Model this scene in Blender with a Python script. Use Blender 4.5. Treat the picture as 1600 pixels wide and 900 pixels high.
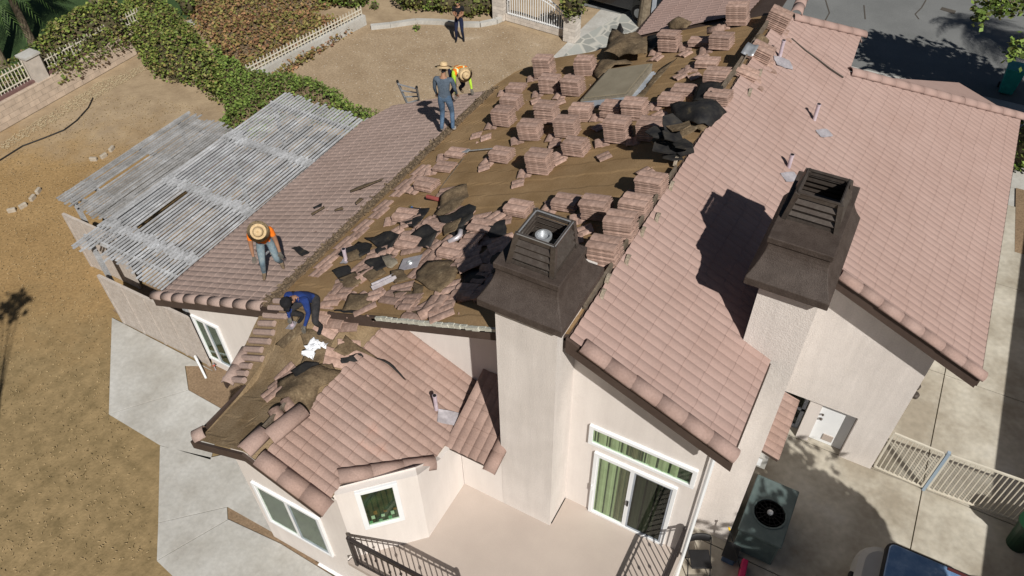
import bpy, bmesh, math, random
from math import radians, sin, cos, pi, floor, sqrt, hypot
from mathutils import Vector, Matrix
random.seed(7)
for o in list(bpy.data.objects): bpy.data.objects.remove(o)
S = bpy.context.scene
COL = S.collection
# ---------------------------------------------------------------- camera (drone, about 15 m up)
H = 15.0; F = 1200.0
pitch, roll, yaw = radians(45.34), radians(-1.17), radians(29.57)
cp, sp = cos(pitch), sin(pitch); cr, sr = cos(roll), sin(roll); cy, sy = cos(yaw), sin(yaw)
fw = Vector((0, cp, -sp)); r0 = Vector((1, 0, 0)); u0 = Vector((0, sp, cp))
r1 = r0*cr+u0*sr; u1 = -r0*sr+u0*cr
M = Matrix(((cy, -sy, 0), (sy, cy, 0), (0, 0, 1)))
RR, UU, FF = M@r1, M@u1, M@fw
CAM = Vector((0, 0, H))
cam = bpy.data.cameras.new('camera'); co = bpy.data.objects.new('camera', cam); COL.objects.link(co)
cam.sensor_width = 36; cam.lens = 36*F/1600; cam.clip_start = 0.1; cam.clip_end = 2000
mm = Matrix((RR, UU, -FF)).transposed().to_4x4(); mm.translation = CAM; co.matrix_world = mm
S.camera = co
# ---------------------------------------------------------------- world and sun
SAZ, SEL = radians(-41.5), radians(43.5)
SUN = Vector((cos(SAZ)*cos(SEL), sin(SAZ)*cos(SEL), sin(SEL))).normalized()
w = bpy.data.worlds.new('World'); S.world = w; w.use_nodes = True
nt = w.node_tree; bg = nt.nodes['Background']; sky = nt.nodes.new('ShaderNodeTexSky')
sky.sky_type = 'NISHITA'; sky.sun_disc = False; sky.sun_elevation = radians(43.5)
sky.sun_rotation = math.atan2(SUN.x, SUN.y); sky.air_density = 1.0; sky.dust_density = .6
nt.links.new(sky.outputs[0], bg.inputs[0]); bg.inputs[1].default_value = 0.028
sl = bpy.data.lights.new('sun', 'SUN'); sl.energy = 4.9; sl.angle = radians(.53); sl.color = (1, .955, .88)
so = bpy.data.objects.new('sun', sl); COL.objects.link(so)
so.rotation_euler = (-SUN).to_track_quat('-Z', 'Y').to_euler(); so.location = (10, -8, 30)
S.view_settings.view_transform = 'Standard'; S.view_settings.look = 'None'
S.view_settings.exposure = 0.0; S.view_settings.gamma = 1; S.view_settings.use_curve_mapping = False
S.render.engine = 'CYCLES'
S.cycles.max_bounces = 5; S.cycles.transparent_max_bounces = 12
# ---------------------------------------------------------------- places measured from the view
def ray(u, v): return RR*((u-800)/F)-UU*((v-450)/F)+FF
def gz(u, v, z=0.0):
    d = ray(u, v); return CAM+d*((z-H)/d.z)
def gy(u, v, Y):
    d = ray(u, v); return CAM+d*(Y/d.y)
def sstep(a, b, x):
    t = min(1, max(0, (x-a)/(b-a))); return t*t*(3-2*t)
SL, SR, RX, RZ = .40, .44, -2.85, 6.754
def zL(x): return RZ+SL*(x-RX)
def zR(x): return RZ-SR*(x-RX)
def zB(x): return 4.3-.45*abs(x+7.25)
def roofz(x, y):
    if x > RX: return zR(x) if y > 6.5 else -9
    if x < -9.2 and y > 6.5: return zL(x)+.09
    if x < -6.4:
        t = sstep(5.2, 6.9, y); t2 = sstep(-7.0, -8.2, x)
        if y >= 6.6: return zL(x)
        return zB(x)*(1-t*t2)+zL(x)*t*t2
    if y >= 6.6: return zL(x)
    return zB(x) if x < -4.87 else -9
def on(u, v, off=0.0):
    d = ray(u, v); t = 4.0/(-d.z); p = CAM+d*t
    while t < 60:
        p = CAM+d*t
        if p.z <= roofz(p.x, p.y)+off: break
        t += .02
        if p.z < 0: break
    return p
# ---------------------------------------------------------------- object helpers
def tag(o, label=None, cat=None, group=None, kind=None):
    if label: o['label'] = label
    if cat: o['category'] = cat
    if group: o['group'] = group
    if kind: o['kind'] = kind
    return o
def empty(name, loc, label, cat, group=None, rz=0):
    o = bpy.data.objects.new(name, None); COL.objects.link(o); o.location = loc; o.rotation_euler[2] = rz
    o.empty_display_size = .1
    return tag(o, label, cat, group)
def link(name, me, parent=None, mats=()):
    o = bpy.data.objects.new(name, me); COL.objects.link(o)
    for m in mats: me.materials.append(m)
    if parent is not None: o.parent = parent
    return o
class MB:
    def __init__(s): s.v = []; s.f = []; s.m = []
    def add(s, vs, fs, mi=0):
        n = len(s.v); s.v += [tuple(p) for p in vs]; s.f += [tuple(i+n for i in f) for f in fs]; s.m += [mi]*len(fs); return s
    def box(s, a, b, mi=0):
        x0, y0, z0 = a; x1, y1, z1 = b
        return s.add([(x0,y0,z0),(x1,y0,z0),(x1,y1,z0),(x0,y1,z0),(x0,y0,z1),(x1,y0,z1),(x1,y1,z1),(x0,y1,z1)],
              [(0,3,2,1),(4,5,6,7),(0,1,5,4),(1,2,6,5),(2,3,7,6),(3,0,4,7)], mi)
    def frus(s, a, b, mi=0):   # a,b: (x0,x1,y0,y1,z)
        x0,x1,y0,y1,z = a; X0,X1,Y0,Y1,Z = b
        return s.add([(x0,y0,z),(x1,y0,z),(x1,y1,z),(x0,y1,z),(X0,Y0,Z),(X1,Y0,Z),(X1,Y1,Z),(X0,Y1,Z)],
              [(0,3,2,1),(4,5,6,7),(0,1,5,4),(1,2,6,5),(2,3,7,6),(3,0,4,7)], mi)
    def bar(s, a, b, wd, ht, up=(0,0,1), mi=0):
        a = Vector(a); b = Vector(b); d = (b-a).normalized(); up = Vector(up)
        sd = d.cross(up)
        if sd.length < 1e-4: sd = d.cross(Vector((1,0,0)))
        sd.normalize(); up = sd.cross(d).normalized(); sd *= wd/2; up *= ht/2
        vs = [p+q for p in (a, b) for q in (-sd-up, sd-up, sd+up, -sd+up)]
        return s.add(vs, [(0,3,2,1),(4,5,6,7),(0,1,5,4),(1,2,6,5),(2,3,7,6),(3,0,4,7)], mi)
    def tube(s, pts, r, n=8, mi=0, caps=True):
        pts = [Vector(p) for p in pts]; rs = r if isinstance(r, (list, tuple)) else [r]*len(pts)
        vs = []; fs = []
        for i, p in enumerate(pts):
            d = (pts[min(i+1, len(pts)-1)]-pts[max(i-1, 0)]).normalized()
            a = d.cross(Vector((0,0,1)));
            if a.length < .05: a = d.cross(Vector((1,0,0)))
            a.normalize(); b = d.cross(a).normalized()
            for k in range(n): vs.append(p+(a*cos(2*pi*k/n)+b*sin(2*pi*k/n))*rs[i])
        for i in range(len(pts)-1):
            for k in range(n): fs.append((i*n+k, i*n+(k+1)%n, (i+1)*n+(k+1)%n, (i+1)*n+k))
        if caps: fs.append(tuple(range(n-1,-1,-1))); fs.append(tuple(range((len(pts)-1)*n, len(pts)*n)))
        return s.add(vs, fs, mi)
    def prism(s, poly, off, mi=0):   # closed polygon of 3d points, extruded by vector off
        poly = [Vector(p) for p in poly]; off = Vector(off); n = len(poly)
        vs = poly+[p+off for p in poly]
        fs = [tuple(range(n)), tuple(range(2*n-1, n-1, -1))]+[(i, i+n, (i+1)%n+n, (i+1)%n) for i in range(n)]
        return s.add(vs, fs, mi)
    def lathe(s, c, prof, n=24, mi=0):
        c = Vector(c); vs = []; fs = []
        for r, z in prof:
            for k in range(n): vs.append(c+Vector((r*cos(2*pi*k/n), r*sin(2*pi*k/n), z)))
        for i in range(len(prof)-1):
            for k in range(n): fs.append((i*n+k, i*n+(k+1)%n, (i+1)*n+(k+1)%n, (i+1)*n+k))
        fs.append(tuple(range(n-1,-1,-1))); fs.append(tuple(range((len(prof)-1)*n, len(prof)*n)))
        return s.add(vs, fs, mi)
    def mesh(s, name, fix=True):
        me = bpy.data.meshes.new(name); me.from_pydata(s.v, [], s.f); me.polygons.foreach_set('material_index', s.m)
        if fix:
            bm = bmesh.new(); bm.from_mesh(me); bmesh.ops.recalc_face_normals(bm, faces=bm.faces); bm.to_mesh(me); bm.free()
        me.update(); return me
    def build(s, name, mats, parent=None, smooth=False, bevel=0, fix=True):
        me = s.mesh(name, fix); mats = mats if isinstance(mats, (list, tuple)) else [mats]
        o = link(name, me, parent, mats)
        if smooth: me.polygons.foreach_set('use_smooth', [True]*len(me.polygons))
        if bevel:
            b = o.modifiers.new('bevel', 'BEVEL'); b.width = bevel; b.segments = 2; b.limit_method = 'ANGLE'
        return o
# ---------------------------------------------------------------- materials
def mat(name, c1, c2=None, c3=None, scale=3., detail=6., rough=.9, bump=0., bscale=60., metal=0., fine=.0, rand=0., island=0., spec=.3, r2=(.35,.65), tilecells=None, coat=0.):
    m = bpy.data.materials.new(name); m.use_nodes = True; n = m.node_tree.nodes; L = m.node_tree.links
    p = n['Principled BSDF']; p.inputs['Roughness'].default_value = rough; p.inputs['Metallic'].default_value = metal
    p.inputs['Specular IOR Level'].default_value = spec; p.inputs['Coat Weight'].default_value = coat
    tc = n.new('ShaderNodeTexCoord'); src = tc.outputs['Object']
    c2 = c2 or c1
    nz = n.new('ShaderNodeTexNoise'); nz.inputs['Scale'].default_value = scale; nz.inputs['Detail'].default_value = detail
    nz.inputs['Roughness'].default_value = .62
    L.new(src, nz.inputs['Vector'])
    rp = n.new('ShaderNodeValToRGB'); L.new(nz.outputs['Fac'], rp.inputs['Fac'])
    rp.color_ramp.elements[0].color = (*c1, 1); rp.color_ramp.elements[0].position = r2[0]
    rp.color_ramp.elements[1].color = (*c2, 1); rp.color_ramp.elements[1].position = r2[1]
    if c3:
        e = rp.color_ramp.elements.new(min(.95, r2[1]+.12)); e.color = (*c3, 1)
    col = rp.outputs['Color']
    def hsv(valsock, amt, c):
        h = n.new('ShaderNodeHueSaturation'); mr = n.new('ShaderNodeMapRange')
        mr.inputs['To Min'].default_value = 1-amt; mr.inputs['To Max'].default_value = 1+amt
        L.new(valsock, mr.inputs['Value']); L.new(mr.outputs[0], h.inputs['Value']); L.new(c, h.inputs['Color']); return h.outputs[0]
    if fine:
        n2 = n.new('ShaderNodeTexNoise'); n2.inputs['Scale'].default_value = bscale; n2.inputs['Detail'].default_value = 4
        L.new(src, n2.inputs['Vector']); 
        mr0 = n.new('ShaderNodeMapRange'); mr0.inputs['From Min'].default_value = .3; mr0.inputs['From Max'].default_value = .7
        L.new(n2.outputs['Fac'], mr0.inputs['Value']); col = hsv(mr0.outputs[0], fine, col)
    if rand:
        oi = n.new('ShaderNodeObjectInfo'); col = hsv(oi.outputs['Random'], rand, col)
    if island:
        g = n.new('ShaderNodeNewGeometry'); col = hsv(g.outputs['Random Per Island'], island, col)
    if tilecells:
        vm = n.new('ShaderNodeVectorMath'); vm.operation = 'DIVIDE'; vm.inputs[1].default_value = tilecells[:3]
        fl = n.new('ShaderNodeVectorMath'); fl.operation = 'FLOOR'; wn = n.new('ShaderNodeTexWhiteNoise')
        L.new(src, vm.inputs[0]); L.new(vm.outputs[0], fl.inputs[0]); L.new(fl.outputs[0], wn.inputs['Vector'])
        col = hsv(wn.outputs['Value'], tilecells[3], col)
    L.new(col, p.inputs['Base Color'])
    if bump:
        n3 = n.new('ShaderNodeTexNoise'); n3.inputs['Scale'].default_value = bscale; n3.inputs['Detail'].default_value = 5
        b = n.new('ShaderNodeBump'); b.inputs['Strength'].default_value = bump; b.inputs['Distance'].default_value = .02
        L.new(src, n3.inputs['Vector']); L.new(n3.outputs['Fac'], b.inputs['Height']); L.new(b.outputs[0], p.inputs['Normal'])
    return m
def weather(m, amt=.10):
    n = m.node_tree.nodes; L = m.node_tree.links; p = n['Principled BSDF']; cur = p.inputs['Base Color'].links[0].from_socket; tc = n.new('ShaderNodeTexCoord')
    mp = n.new('ShaderNodeMapping'); mp.inputs['Scale'].default_value = (3.5, 3.5, .35); nz = n.new('ShaderNodeTexNoise'); nz.inputs['Scale'].default_value = 1.2; nz.inputs['Detail'].default_value = 8; nz.inputs['Roughness'].default_value = .7
    L.new(tc.outputs['Object'], mp.inputs[0]); L.new(mp.outputs[0], nz.inputs[0]); mr = n.new('ShaderNodeMapRange'); mr.inputs['From Min'].default_value = .35; mr.inputs['From Max'].default_value = .65; mr.inputs['To Min'].default_value = 1-amt; mr.inputs['To Max'].default_value = 1+amt*.25
    h = n.new('ShaderNodeHueSaturation'); L.new(nz.outputs[0], mr.inputs['Value']); L.new(mr.outputs[0], h.inputs['Value']); L.new(cur, h.inputs['Color']); L.new(h.outputs[0], p.inputs['Base Color'])
TILE1 = (.345, .238, .208); TILE2 = (.378, .268, .238)
M_tile = mat('roof_tile', TILE1, TILE2, (.365,.262,.225), scale=.9, rough=.92, fine=.05, bscale=35, bump=.12, tilecells=(.34,.17,50.,.02))
M_tileL = mat('roof_tile_weathered', (.335,.248,.215), (.385,.29,.255), (.30,.225,.19), scale=.8, rough=.95, fine=.12, bscale=30, bump=.25, tilecells=(.34,.17,50.,.04))
M_bay = mat('roof_tile_bay', (.315,.215,.18), (.365,.26,.225), (.42,.255,.205), scale=.7, rough=.9, fine=.1, bscale=35, bump=.2, tilecells=(.34,.17,50.,.08))
weather(M_tile, .045); weather(M_tileL, .09); weather(M_bay, .07)
M_cap = mat('ridge_cap_tile', (.315,.215,.185), (.365,.26,.23), scale=2.5, rough=.9, fine=.1, bscale=30, bump=.2, island=.08)
M_loose = mat('loose_tile', (.31,.205,.165), (.385,.265,.22), (.27,.205,.155), scale=5, rough=.92, fine=.2, bscale=22, bump=.3, rand=.20)
M_mortar = mat('mortar', (.24,.20,.15), (.34,.29,.23), scale=9, rough=1, fine=.3, bscale=40, bump=.8)
M_felt = mat('roof_felt', (.24,.155,.078), (.32,.215,.118), (.185,.125,.068), scale=1.1, rough=1, fine=.13, bscale=45, bump=.25, spec=.1)
M_feltB = mat('roof_felt_dusty', (.20,.14,.08), (.27,.20,.125), (.14,.095,.055), scale=2.2, rough=1, fine=.2, bscale=35, bump=.4, spec=.1)
M_blk = mat('tar_paper_black', (.012,.012,.014), (.03,.028,.026), (.10,.08,.05), scale=5, rough=.75, bump=.3, bscale=14, r2=(.4,.62))
M_brn = mat('tar_paper_dusty', (.10,.07,.042), (.175,.128,.078), (.31,.25,.165), scale=6, rough=.95, fine=.25, bscale=30, bump=.5, r2=(.35,.62))
M_wood = mat('wood_plank', (.11,.085,.06), (.17,.14,.11), scale=8, rough=.9, fine=.2, bscale=30, bump=.3)
M_ply = mat('grey_board', (.19,.165,.125), (.26,.23,.18), scale=6, rough=.9, fine=.2, bscale=30)
M_debris = mat('crumbled_mortar', (.12,.085,.055), (.20,.15,.10), (.28,.21,.15), scale=12, rough=1, fine=.35, bscale=30, bump=1.)
M_fascia = mat('fascia_brown', (.060,.040,.032), (.075,.052,.042), scale=3, rough=.7, fine=.06, bscale=20)
M_stucco = mat('stucco', (.69,.635,.60), (.74,.69,.655), (.66,.605,.57), scale=.9, rough=.95, fine=.05, bscale=90, bump=.25, r2=(.3,.7))
weather(M_stucco, .07)
M_stucco2 = mat('stucco_rough', (.64,.59,.555), (.71,.66,.625), scale=1.5, rough=.95, fine=.07, bscale=45, bump=.45, r2=(.3,.7))
weather(M_stucco2, .10)
M_white = mat('white_frame', (.80,.82,.84), (.76,.78,.80), scale=2, rough=.45)
M_trimb = mat('bluewhite_trim', (.27,.30,.35), (.38,.41,.46), scale=3, rough=.5)
M_shroud = mat('chimney_shroud_brown', (.050,.037,.031), (.075,.058,.050), (.13,.115,.10), scale=6, rough=.62, fine=.25, bscale=70, bump=.45, r2=(.35,.68))
M_metalb = mat('chimney_cap_metal', (.075,.060,.052), (.10,.085,.075), (.16,.15,.14), scale=9, rough=.42, metal=.3, fine=.15, bscale=30)
M_galv = mat('galvanised', (.42,.44,.46), (.55,.57,.60), scale=8, rough=.4, metal=.6)
M_lead = mat('lead_flashing', (.42,.39,.42), (.56,.53,.56), scale=7, rough=.38, metal=.35, fine=.1, bscale=20)
M_pipe = mat('vent_pipe_pink', (.42,.34,.40), (.55,.47,.52), scale=8, rough=.5)
M_black = mat('black_rubber', (.012,.012,.013), (.02,.02,.022), rough=.6)
M_rail = mat('railing_brown', (.020,.015,.015), (.03,.023,.022), scale=6, rough=.45, spec=.5)
M_deck = mat('deck_coating', (.41,.35,.31), (.46,.395,.35), (.49,.43,.385), scale=.7, rough=.85, fine=.05, bscale=60)
def glass(name='window_glass', tint=(.02,.03,.03), tr=.88):
    m = bpy.data.materials.new(name); m.use_nodes = True; n = m.node_tree.nodes; L = m.node_tree.links
    n.remove(n['Principled BSDF']); out = n['Material Output']
    t = n.new('ShaderNodeBsdfTransparent'); t.inputs[0].default_value = (tr, tr*1.08, tr*.98, 1)
    g = n.new('ShaderNodeBsdfGlossy'); g.inputs['Roughness'].default_value = .03; g.inputs[0].default_value = (.9,.95,.95,1)
    lw = n.new('ShaderNodeLayerWeight'); pw = n.new('ShaderNodeMath'); pw.operation = 'POWER'; pw.inputs[1].default_value = 5.; ma = n.new('ShaderNodeMath'); ma.operation = 'MULTIPLY_ADD'; ma.inputs[1].default_value = .9; ma.inputs[2].default_value = .045; mx = n.new('ShaderNodeMixShader')
    L.new(lw.outputs['Facing'], pw.inputs[0]); L.new(pw.outputs[0], ma.inputs[0]); L.new(ma.outputs[0], mx.inputs[0]); L.new(t.outputs[0], mx.inputs[1]); L.new(g.outputs[0], mx.inputs[2]); L.new(mx.outputs[0], out.inputs[0])
    return m
M_glass = glass(); M_glassd = glass('tinted_glass', tr=.45)
M_curt = mat('curtain_green', (.38,.39,.29), (.47,.47,.37), scale=3, rough=.9)
M_curtb = mat('curtain_brown', (.12,.10,.07), (.17,.14,.10), scale=3, rough=.9)
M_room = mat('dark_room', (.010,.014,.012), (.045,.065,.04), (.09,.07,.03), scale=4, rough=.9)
# ground materials
def ground_mat():
    m = mat('dry_yard', (.27,.175,.080), (.36,.24,.115), (.42,.31,.17), scale=.35, detail=10, rough=1, fine=.20, bscale=16, bump=.6, spec=.1)
    n = m.node_tree.nodes; L = m.node_tree.links; p = n['Principled BSDF']; cur = p.inputs['Base Color'].links[0].from_socket
    tc = n.new('ShaderNodeTexCoord')
    def layer(cur, c1, c2, lo, hi, sc, sd):
        vm = n.new('ShaderNodeVectorMath'); vm.operation = 'DOT_PRODUCT'; vm.inputs[1].default_value = (-.49, .87, 0); L.new(tc.outputs['Object'], vm.inputs[0])
        nz = n.new('ShaderNodeTexNoise'); nz.inputs['Scale'].default_value = .45; nz.inputs['Detail'].default_value = 9; nz.inputs['Roughness'].default_value = .7; L.new(tc.outputs['Object'], nz.inputs[0])
        ad = n.new('ShaderNodeMath'); ad.operation = 'MULTIPLY_ADD'; L.new(nz.outputs[0], ad.inputs[0]); ad.inputs[1].default_value = 9.; L.new(vm.outputs['Value'], ad.inputs[2])
        mr = n.new('ShaderNodeMapRange'); mr.inputs['From Min'].default_value = lo+4.5; mr.inputs['From Max'].default_value = hi+4.5; L.new(ad.outputs[0], mr.inputs['Value'])
        n2 = n.new('ShaderNodeTexNoise'); n2.inputs['Scale'].default_value = sc; n2.inputs['Detail'].default_value = 12; n2.inputs['Roughness'].default_value = .72; L.new(tc.outputs['Object'], n2.inputs[0])
        rp = n.new('ShaderNodeValToRGB'); rp.color_ramp.elements[0].position = .33; rp.color_ramp.elements[1].position = .68; rp.color_ramp.elements[0].color = (*c1, 1); rp.color_ramp.elements[1].color = (*c2, 1); L.new(n2.outputs[0], rp.inputs[0])
        mx = n.new('ShaderNodeMix'); mx.data_type = 'RGBA'; L.new(mr.outputs[0], mx.inputs[0]); L.new(cur, mx.inputs[6]); L.new(rp.outputs[0], mx.inputs[7]); return mx.outputs[2]
    cur = layer(cur, (.175,.13,.066), (.33,.24,.128), 15.6, 12.0, 2.6, 1)
    cur = layer(cur, (.27,.20,.13), (.42,.325,.215), 20.5, 23.5, 1.2, 2)
    L.new(cur, p.inputs['Base Color']); return m
M_ground = ground_mat()
M_grassdry = mat('dry_lawn', (.135,.10,.048), (.20,.15,.072), (.27,.19,.10), scale=1.1, detail=12, rough=1, fine=.38, bscale=22, bump=1., spec=.1)
M_dirt = mat('bare_dirt', (.29,.215,.14), (.37,.285,.195), (.46,.38,.29), scale=.8, detail=10, rough=1, fine=.2, bscale=14, bump=.6, spec=.1)
M_dirtb = mat('dark_dirt_and_shade', (.20,.14,.09), (.26,.185,.12), scale=1.5, detail=10, rough=1, fine=.2, bscale=20, bump=.6, spec=.1)  # also colours the pergola floor, where its darkness stands for shade
M_conc = mat('concrete', (.36,.345,.315), (.50,.495,.475), (.40,.36,.31), scale=.7, detail=11, rough=.9, fine=.08, bscale=12, bump=.15)
M_concR = mat('concrete_stained', (.30,.265,.21), (.47,.44,.375), (.52,.50,.45), scale=.55, detail=10, rough=.9, fine=.1, bscale=8, bump=.2, r2=(.38,.58))
M_asph = mat('asphalt', (.15,.155,.155), (.185,.19,.19), scale=.5, detail=8, rough=.95, fine=.15, bscale=40, bump=.3)
M_green = mat('green_lawn', (.03,.06,.02), (.05,.09,.03), scale=2, rough=1, fine=.4, bscale=20, bump=1.)
M_crack = mat('crack_line', (.08,.07,.06), rough=1)
# block walls, flagstone
def block_mat(name, c, mortar, sx=.4, sz=.2, rot=None):
    m = bpy.data.materials.new(name); m.use_nodes = True; n = m.node_tree.nodes; L = m.node_tree.links; p = n['Principled BSDF']
    p.inputs['Roughness'].default_value = .95; tc = n.new('ShaderNodeTexCoord'); b = n.new('ShaderNodeTexBrick')
    mp = n.new('ShaderNodeMapping'); L.new(tc.outputs['UV'], mp.inputs[0]); L.new(mp.outputs[0], b.inputs[0])
    b.inputs['Color1'].default_value = (*c, 1); b.inputs['Color2'].default_value = (*[k*.86 for k in c], 1); b.inputs['Mortar'].default_value = (*mortar, 1)
    b.inputs['Scale'].default_value = 1; b.inputs['Brick Width'].default_value = sx; b.inputs['Row Height'].default_value = sz; b.inputs['Mortar Size'].default_value = .009
    nz = n.new('ShaderNodeTexNoise'); nz.inputs['Scale'].default_value = 4; mx = n.new('ShaderNodeMix'); mx.data_type = 'RGBA'; mx.blend_type = 'MULTIPLY'; mx.inputs[0].default_value = .5
    L.new(tc.outputs['Object'], nz.inputs[0]); L.new(b.outputs[0], mx.inputs[6]); L.new(nz.outputs[0], mx.inputs[7]); L.new(mx.outputs[2], p.inputs['Base Color'])
    bp = n.new('ShaderNodeBump'); bp.inputs['Strength'].default_value = .5; bp.inputs['Distance'].default_value = .01; L.new(b.outputs['Fac'], bp.inputs['Height']); bp.invert = True
    L.new(bp.outputs[0], p.inputs['Normal']); return m
M_block = block_mat('slump_block', (.66,.53,.42), (.46,.37,.29))
M_blockw = block_mat('pale_block', (.80,.73,.66), (.6,.54,.48), .3, .15)
def flag_mat():
    m = bpy.data.materials.new('flagstone'); m.use_nodes = True; n = m.node_tree.nodes; L = m.node_tree.links; p = n['Principled BSDF']; p.inputs['Roughness'].default_value = .9
    tc = n.new('ShaderNodeTexCoord'); v = n.new('ShaderNodeTexVoronoi'); v.feature = 'DISTANCE_TO_EDGE'; v.inputs['Scale'].default_value = 1.5
    v2 = n.new('ShaderNodeTexVoronoi'); v2.inputs['Scale'].default_value = 1.5
    L.new(tc.outputs['Object'], v.inputs[0]); L.new(tc.outputs['Object'], v2.inputs[0])
    rp = n.new('ShaderNodeValToRGB'); rp.color_ramp.elements[0].position = .03; rp.color_ramp.elements[1].position = .07
    L.new(v.outputs['Distance'], rp.inputs[0])
    h = n.new('ShaderNodeHueSaturation'); h.inputs['Color'].default_value = (.32,.33,.31,1); sx = n.new('ShaderNodeSeparateColor'); mr = n.new('ShaderNodeMapRange'); mr.inputs['To Min'].default_value = .7; mr.inputs['To Max'].default_value = 1.15
    L.new(v2.outputs['Color'], sx.inputs[0]); L.new(sx.outputs[0], mr.inputs['Value']); L.new(mr.outputs[0], h.inputs['Value'])
    mx = n.new('ShaderNodeMix'); mx.data_type = 'RGBA'; mx.inputs[6].default_value = (.46,.45,.41,1); L.new(rp.outputs[0], mx.inputs[0]); L.new(h.outputs[0], mx.inputs[7]); L.new(mx.outputs[2], p.inputs['Base Color'])
    return m
M_flag = flag_mat()
# ---------------------------------------------------------------- GROUND SHEETS
def sheet(name, pts, z, m, label=None, thick=0):
    b = MB(); P = [(p[0], p[1], z) for p in pts]
    if thick: b.prism([(x, y, z-thick) for x, y, _ in P], (0, 0, thick))
    else: b.add(P, [tuple(range(len(P)))])
    o = b.build(name, m); o['kind'] = 'structure'; return o
def px(pts, z=0): return [gz(u, v, z)[:2] for u, v in pts]
def ground_mesh():
    b = MB(); n = 90; X0, X1, Y0, Y1 = -60, 60, -12, 110
    xs = [X0+(X1-X0)*i/n for i in range(n+1)]; ys = [Y0+(Y1-Y0)*i/n for i in range(n+1)]
    b.add([(-900,-900,-.02),(900,-900,-.02),(900,900,-.02),(-900,900,-.02)], [(0,1,2,3)])
    return b
g = ground_mesh().build('ground', M_ground); g['kind'] = 'structure'
sheet('dirt_yard', px([(318,240),(355,160),(445,112),(568,32),(600,36),(720,28),(800,40),(890,70),(905,60),(870,105),(820,160),(700,330),(420,330)]), -.008, M_dirt)
# concrete apron at the left of the house
slabs = [[(175,497),(290,556),(333,580),(316,572),(290,572),(295,610),(170,648)],
         [(170,648),(295,610),(357,645),(345,660),(330,720),(250,697)],
         [(250,697),(330,715),(400,700),(440,840),(356,793),(247,818)],
         [(247,818),(356,793),(357,812),(245,877)],
         [(245,877),(357,812),(440,850),(560,925),(520,1000),(330,960)]]
con = MB()
for sl_ in slabs:
    P = [Vector((*p, 0)) for p in px(sl_)]; c = sum(P, Vector())/len(P)
    P = [p+(c-p).normalized()*.012 for p in P]
    con.prism([(p.x, p.y, .0) for p in P], (0, 0, .03))
o = con.build('patio_slabs', M_conc, bevel=.004); o['kind'] = 'structure'
sheet('planter_dirt', px([(290,566),(360,575),(470,560),(470,680),(400,700),(357,645),(295,610)]), .002, M_dirtb)
sheet('wall_side_dirt', px([(356,793),(440,830),(520,900),(560,925),(440,850),(357,812)]), .004, M_dirtb)
# right-hand concrete yard and driveway
rc = MB()
def rslab(b, x0, x1, y0, y1, z=.03): b.box((x0+.012, y0+.012, -.1), (x1-.012, y1-.012, z))
for x0, x1 in ((-.6, 3.46), (3.46, 6.9)):
    for y0, y1 in ((-2, 3.2), (3.2, 8.3), (8.3, 11.68)): rslab(rc, x0, x1, y0, y1)
rc.box((-.2,11.69,-.1),(2.0,12.5,.028))
for y0, y1 in ((11.68, 15.2), (15.2, 19.2), (19.2, 23.0)): rslab(rc, 2.0, 3.46, y0, y1, .031); rslab(rc, 3.46, 6.9, y0, y1, .031)
o = rc.build('side_yard_concrete', M_concR); o['kind'] = 'structure'
sheet('side_garden', [(4.6,20.8),(8,20.8),(8,24),(4.4,24)], .036, M_dirtb)
sheet('front_driveway', [(-12,23),(9.5,23),(9.5,31.5),(-12,31.5)], .0, M_conc)
sheet('street', [(-60,29.3),(90,29.3),(90,60),(-60,60)], .006, M_asph)
sheet('flagstone_path', px([(905,60),(985,15),(890,-5),(1010,0),(1060,0),(1010,90),(930,150),(860,130),(872,98)]), .008, M_flag)
sheet('green_lawn', px([(-100,160),(60,110),(190,-30),(-300,-100)]), .0, M_green)
sheet('green_lawn', px([(-60,60),(300,30),(330,-60),(-200,-60)]), .004, M_green)
sheet('block_path', px([(290,35),(390,-15),(420,-15),(310,42)]), .012, M_conc)
# asphalt cracks and a patched square
ck = MB()
for pts in ([(1290,0),(1296,20),(1285,40)],[(1447,0),(1440,12),(1430,22),(1436,30)],[(1350,8),(1352,30)],[(1523,0),(1525,12)]):
    P = [gz(u, v, .012) for u, v in pts]
    for a, b_ in zip(P, P[1:]): ck.bar(a, b_, .05, .004)
o = ck.build('street_cracks', M_crack); o['kind'] = 'structure'
pt = MB(); P = [gz(u, v, .010) for u, v in ((1469,15),(1472,11),(1494,17),(1491,22))]; pt.prism(P, (0,0,.006)); o = pt.build('street_patch', M_crack); o['kind'] = 'structure'
# ---------------------------------------------------------------- THE HOUSE
house = empty('house', (0,0,0), 'beige stucco house with pink tiled roof half stripped to brown felt', 'house')
def wall(poly, off, m=None): return MB().prism(poly, off).build('wall', m or M_stucco, house)
T = .18
# gable wall beside the balcony
wall([(-2.95,7.07,.2),(-.57,7.07,.2),(-.57,7.07,zR(-.57)-.14),(-2.85,7.07,RZ-.14),(-2.95,7.07,RZ-.17)], (0,T,0))
wall([(-.57,7.25,0),(-.57,8.5,0),(-.57,8.5,zR(-.57)-.14),(-.57,7.25,zR(-.57)-.14)], (-T,0,0))
wall([(-.57,4.05,0),(-.57,7.07,0),(-.57,7.07,1.46),(-.57,4.05,1.46)], (-T,0,0))
wall([(-5.9,4.05,0),(-.75,4.05,0),(-.75,4.05,1.46),(-5.9,4.05,1.46)], (0,T*.5,0))
# balcony deck
dk = MB().prism([(-5.85,4.0,1.38),(-.53,4.0,1.38),(-.53,7.07,1.38),(-2.9,7.07,1.38),(-2.9,6.45,1.38),(-4.84,6.45,1.38),(-4.84,5.12,1.38),(-5.80,4.20,1.38)], (0,0,.12))
dk.build('balcony_deck', M_deck, house)
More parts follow.
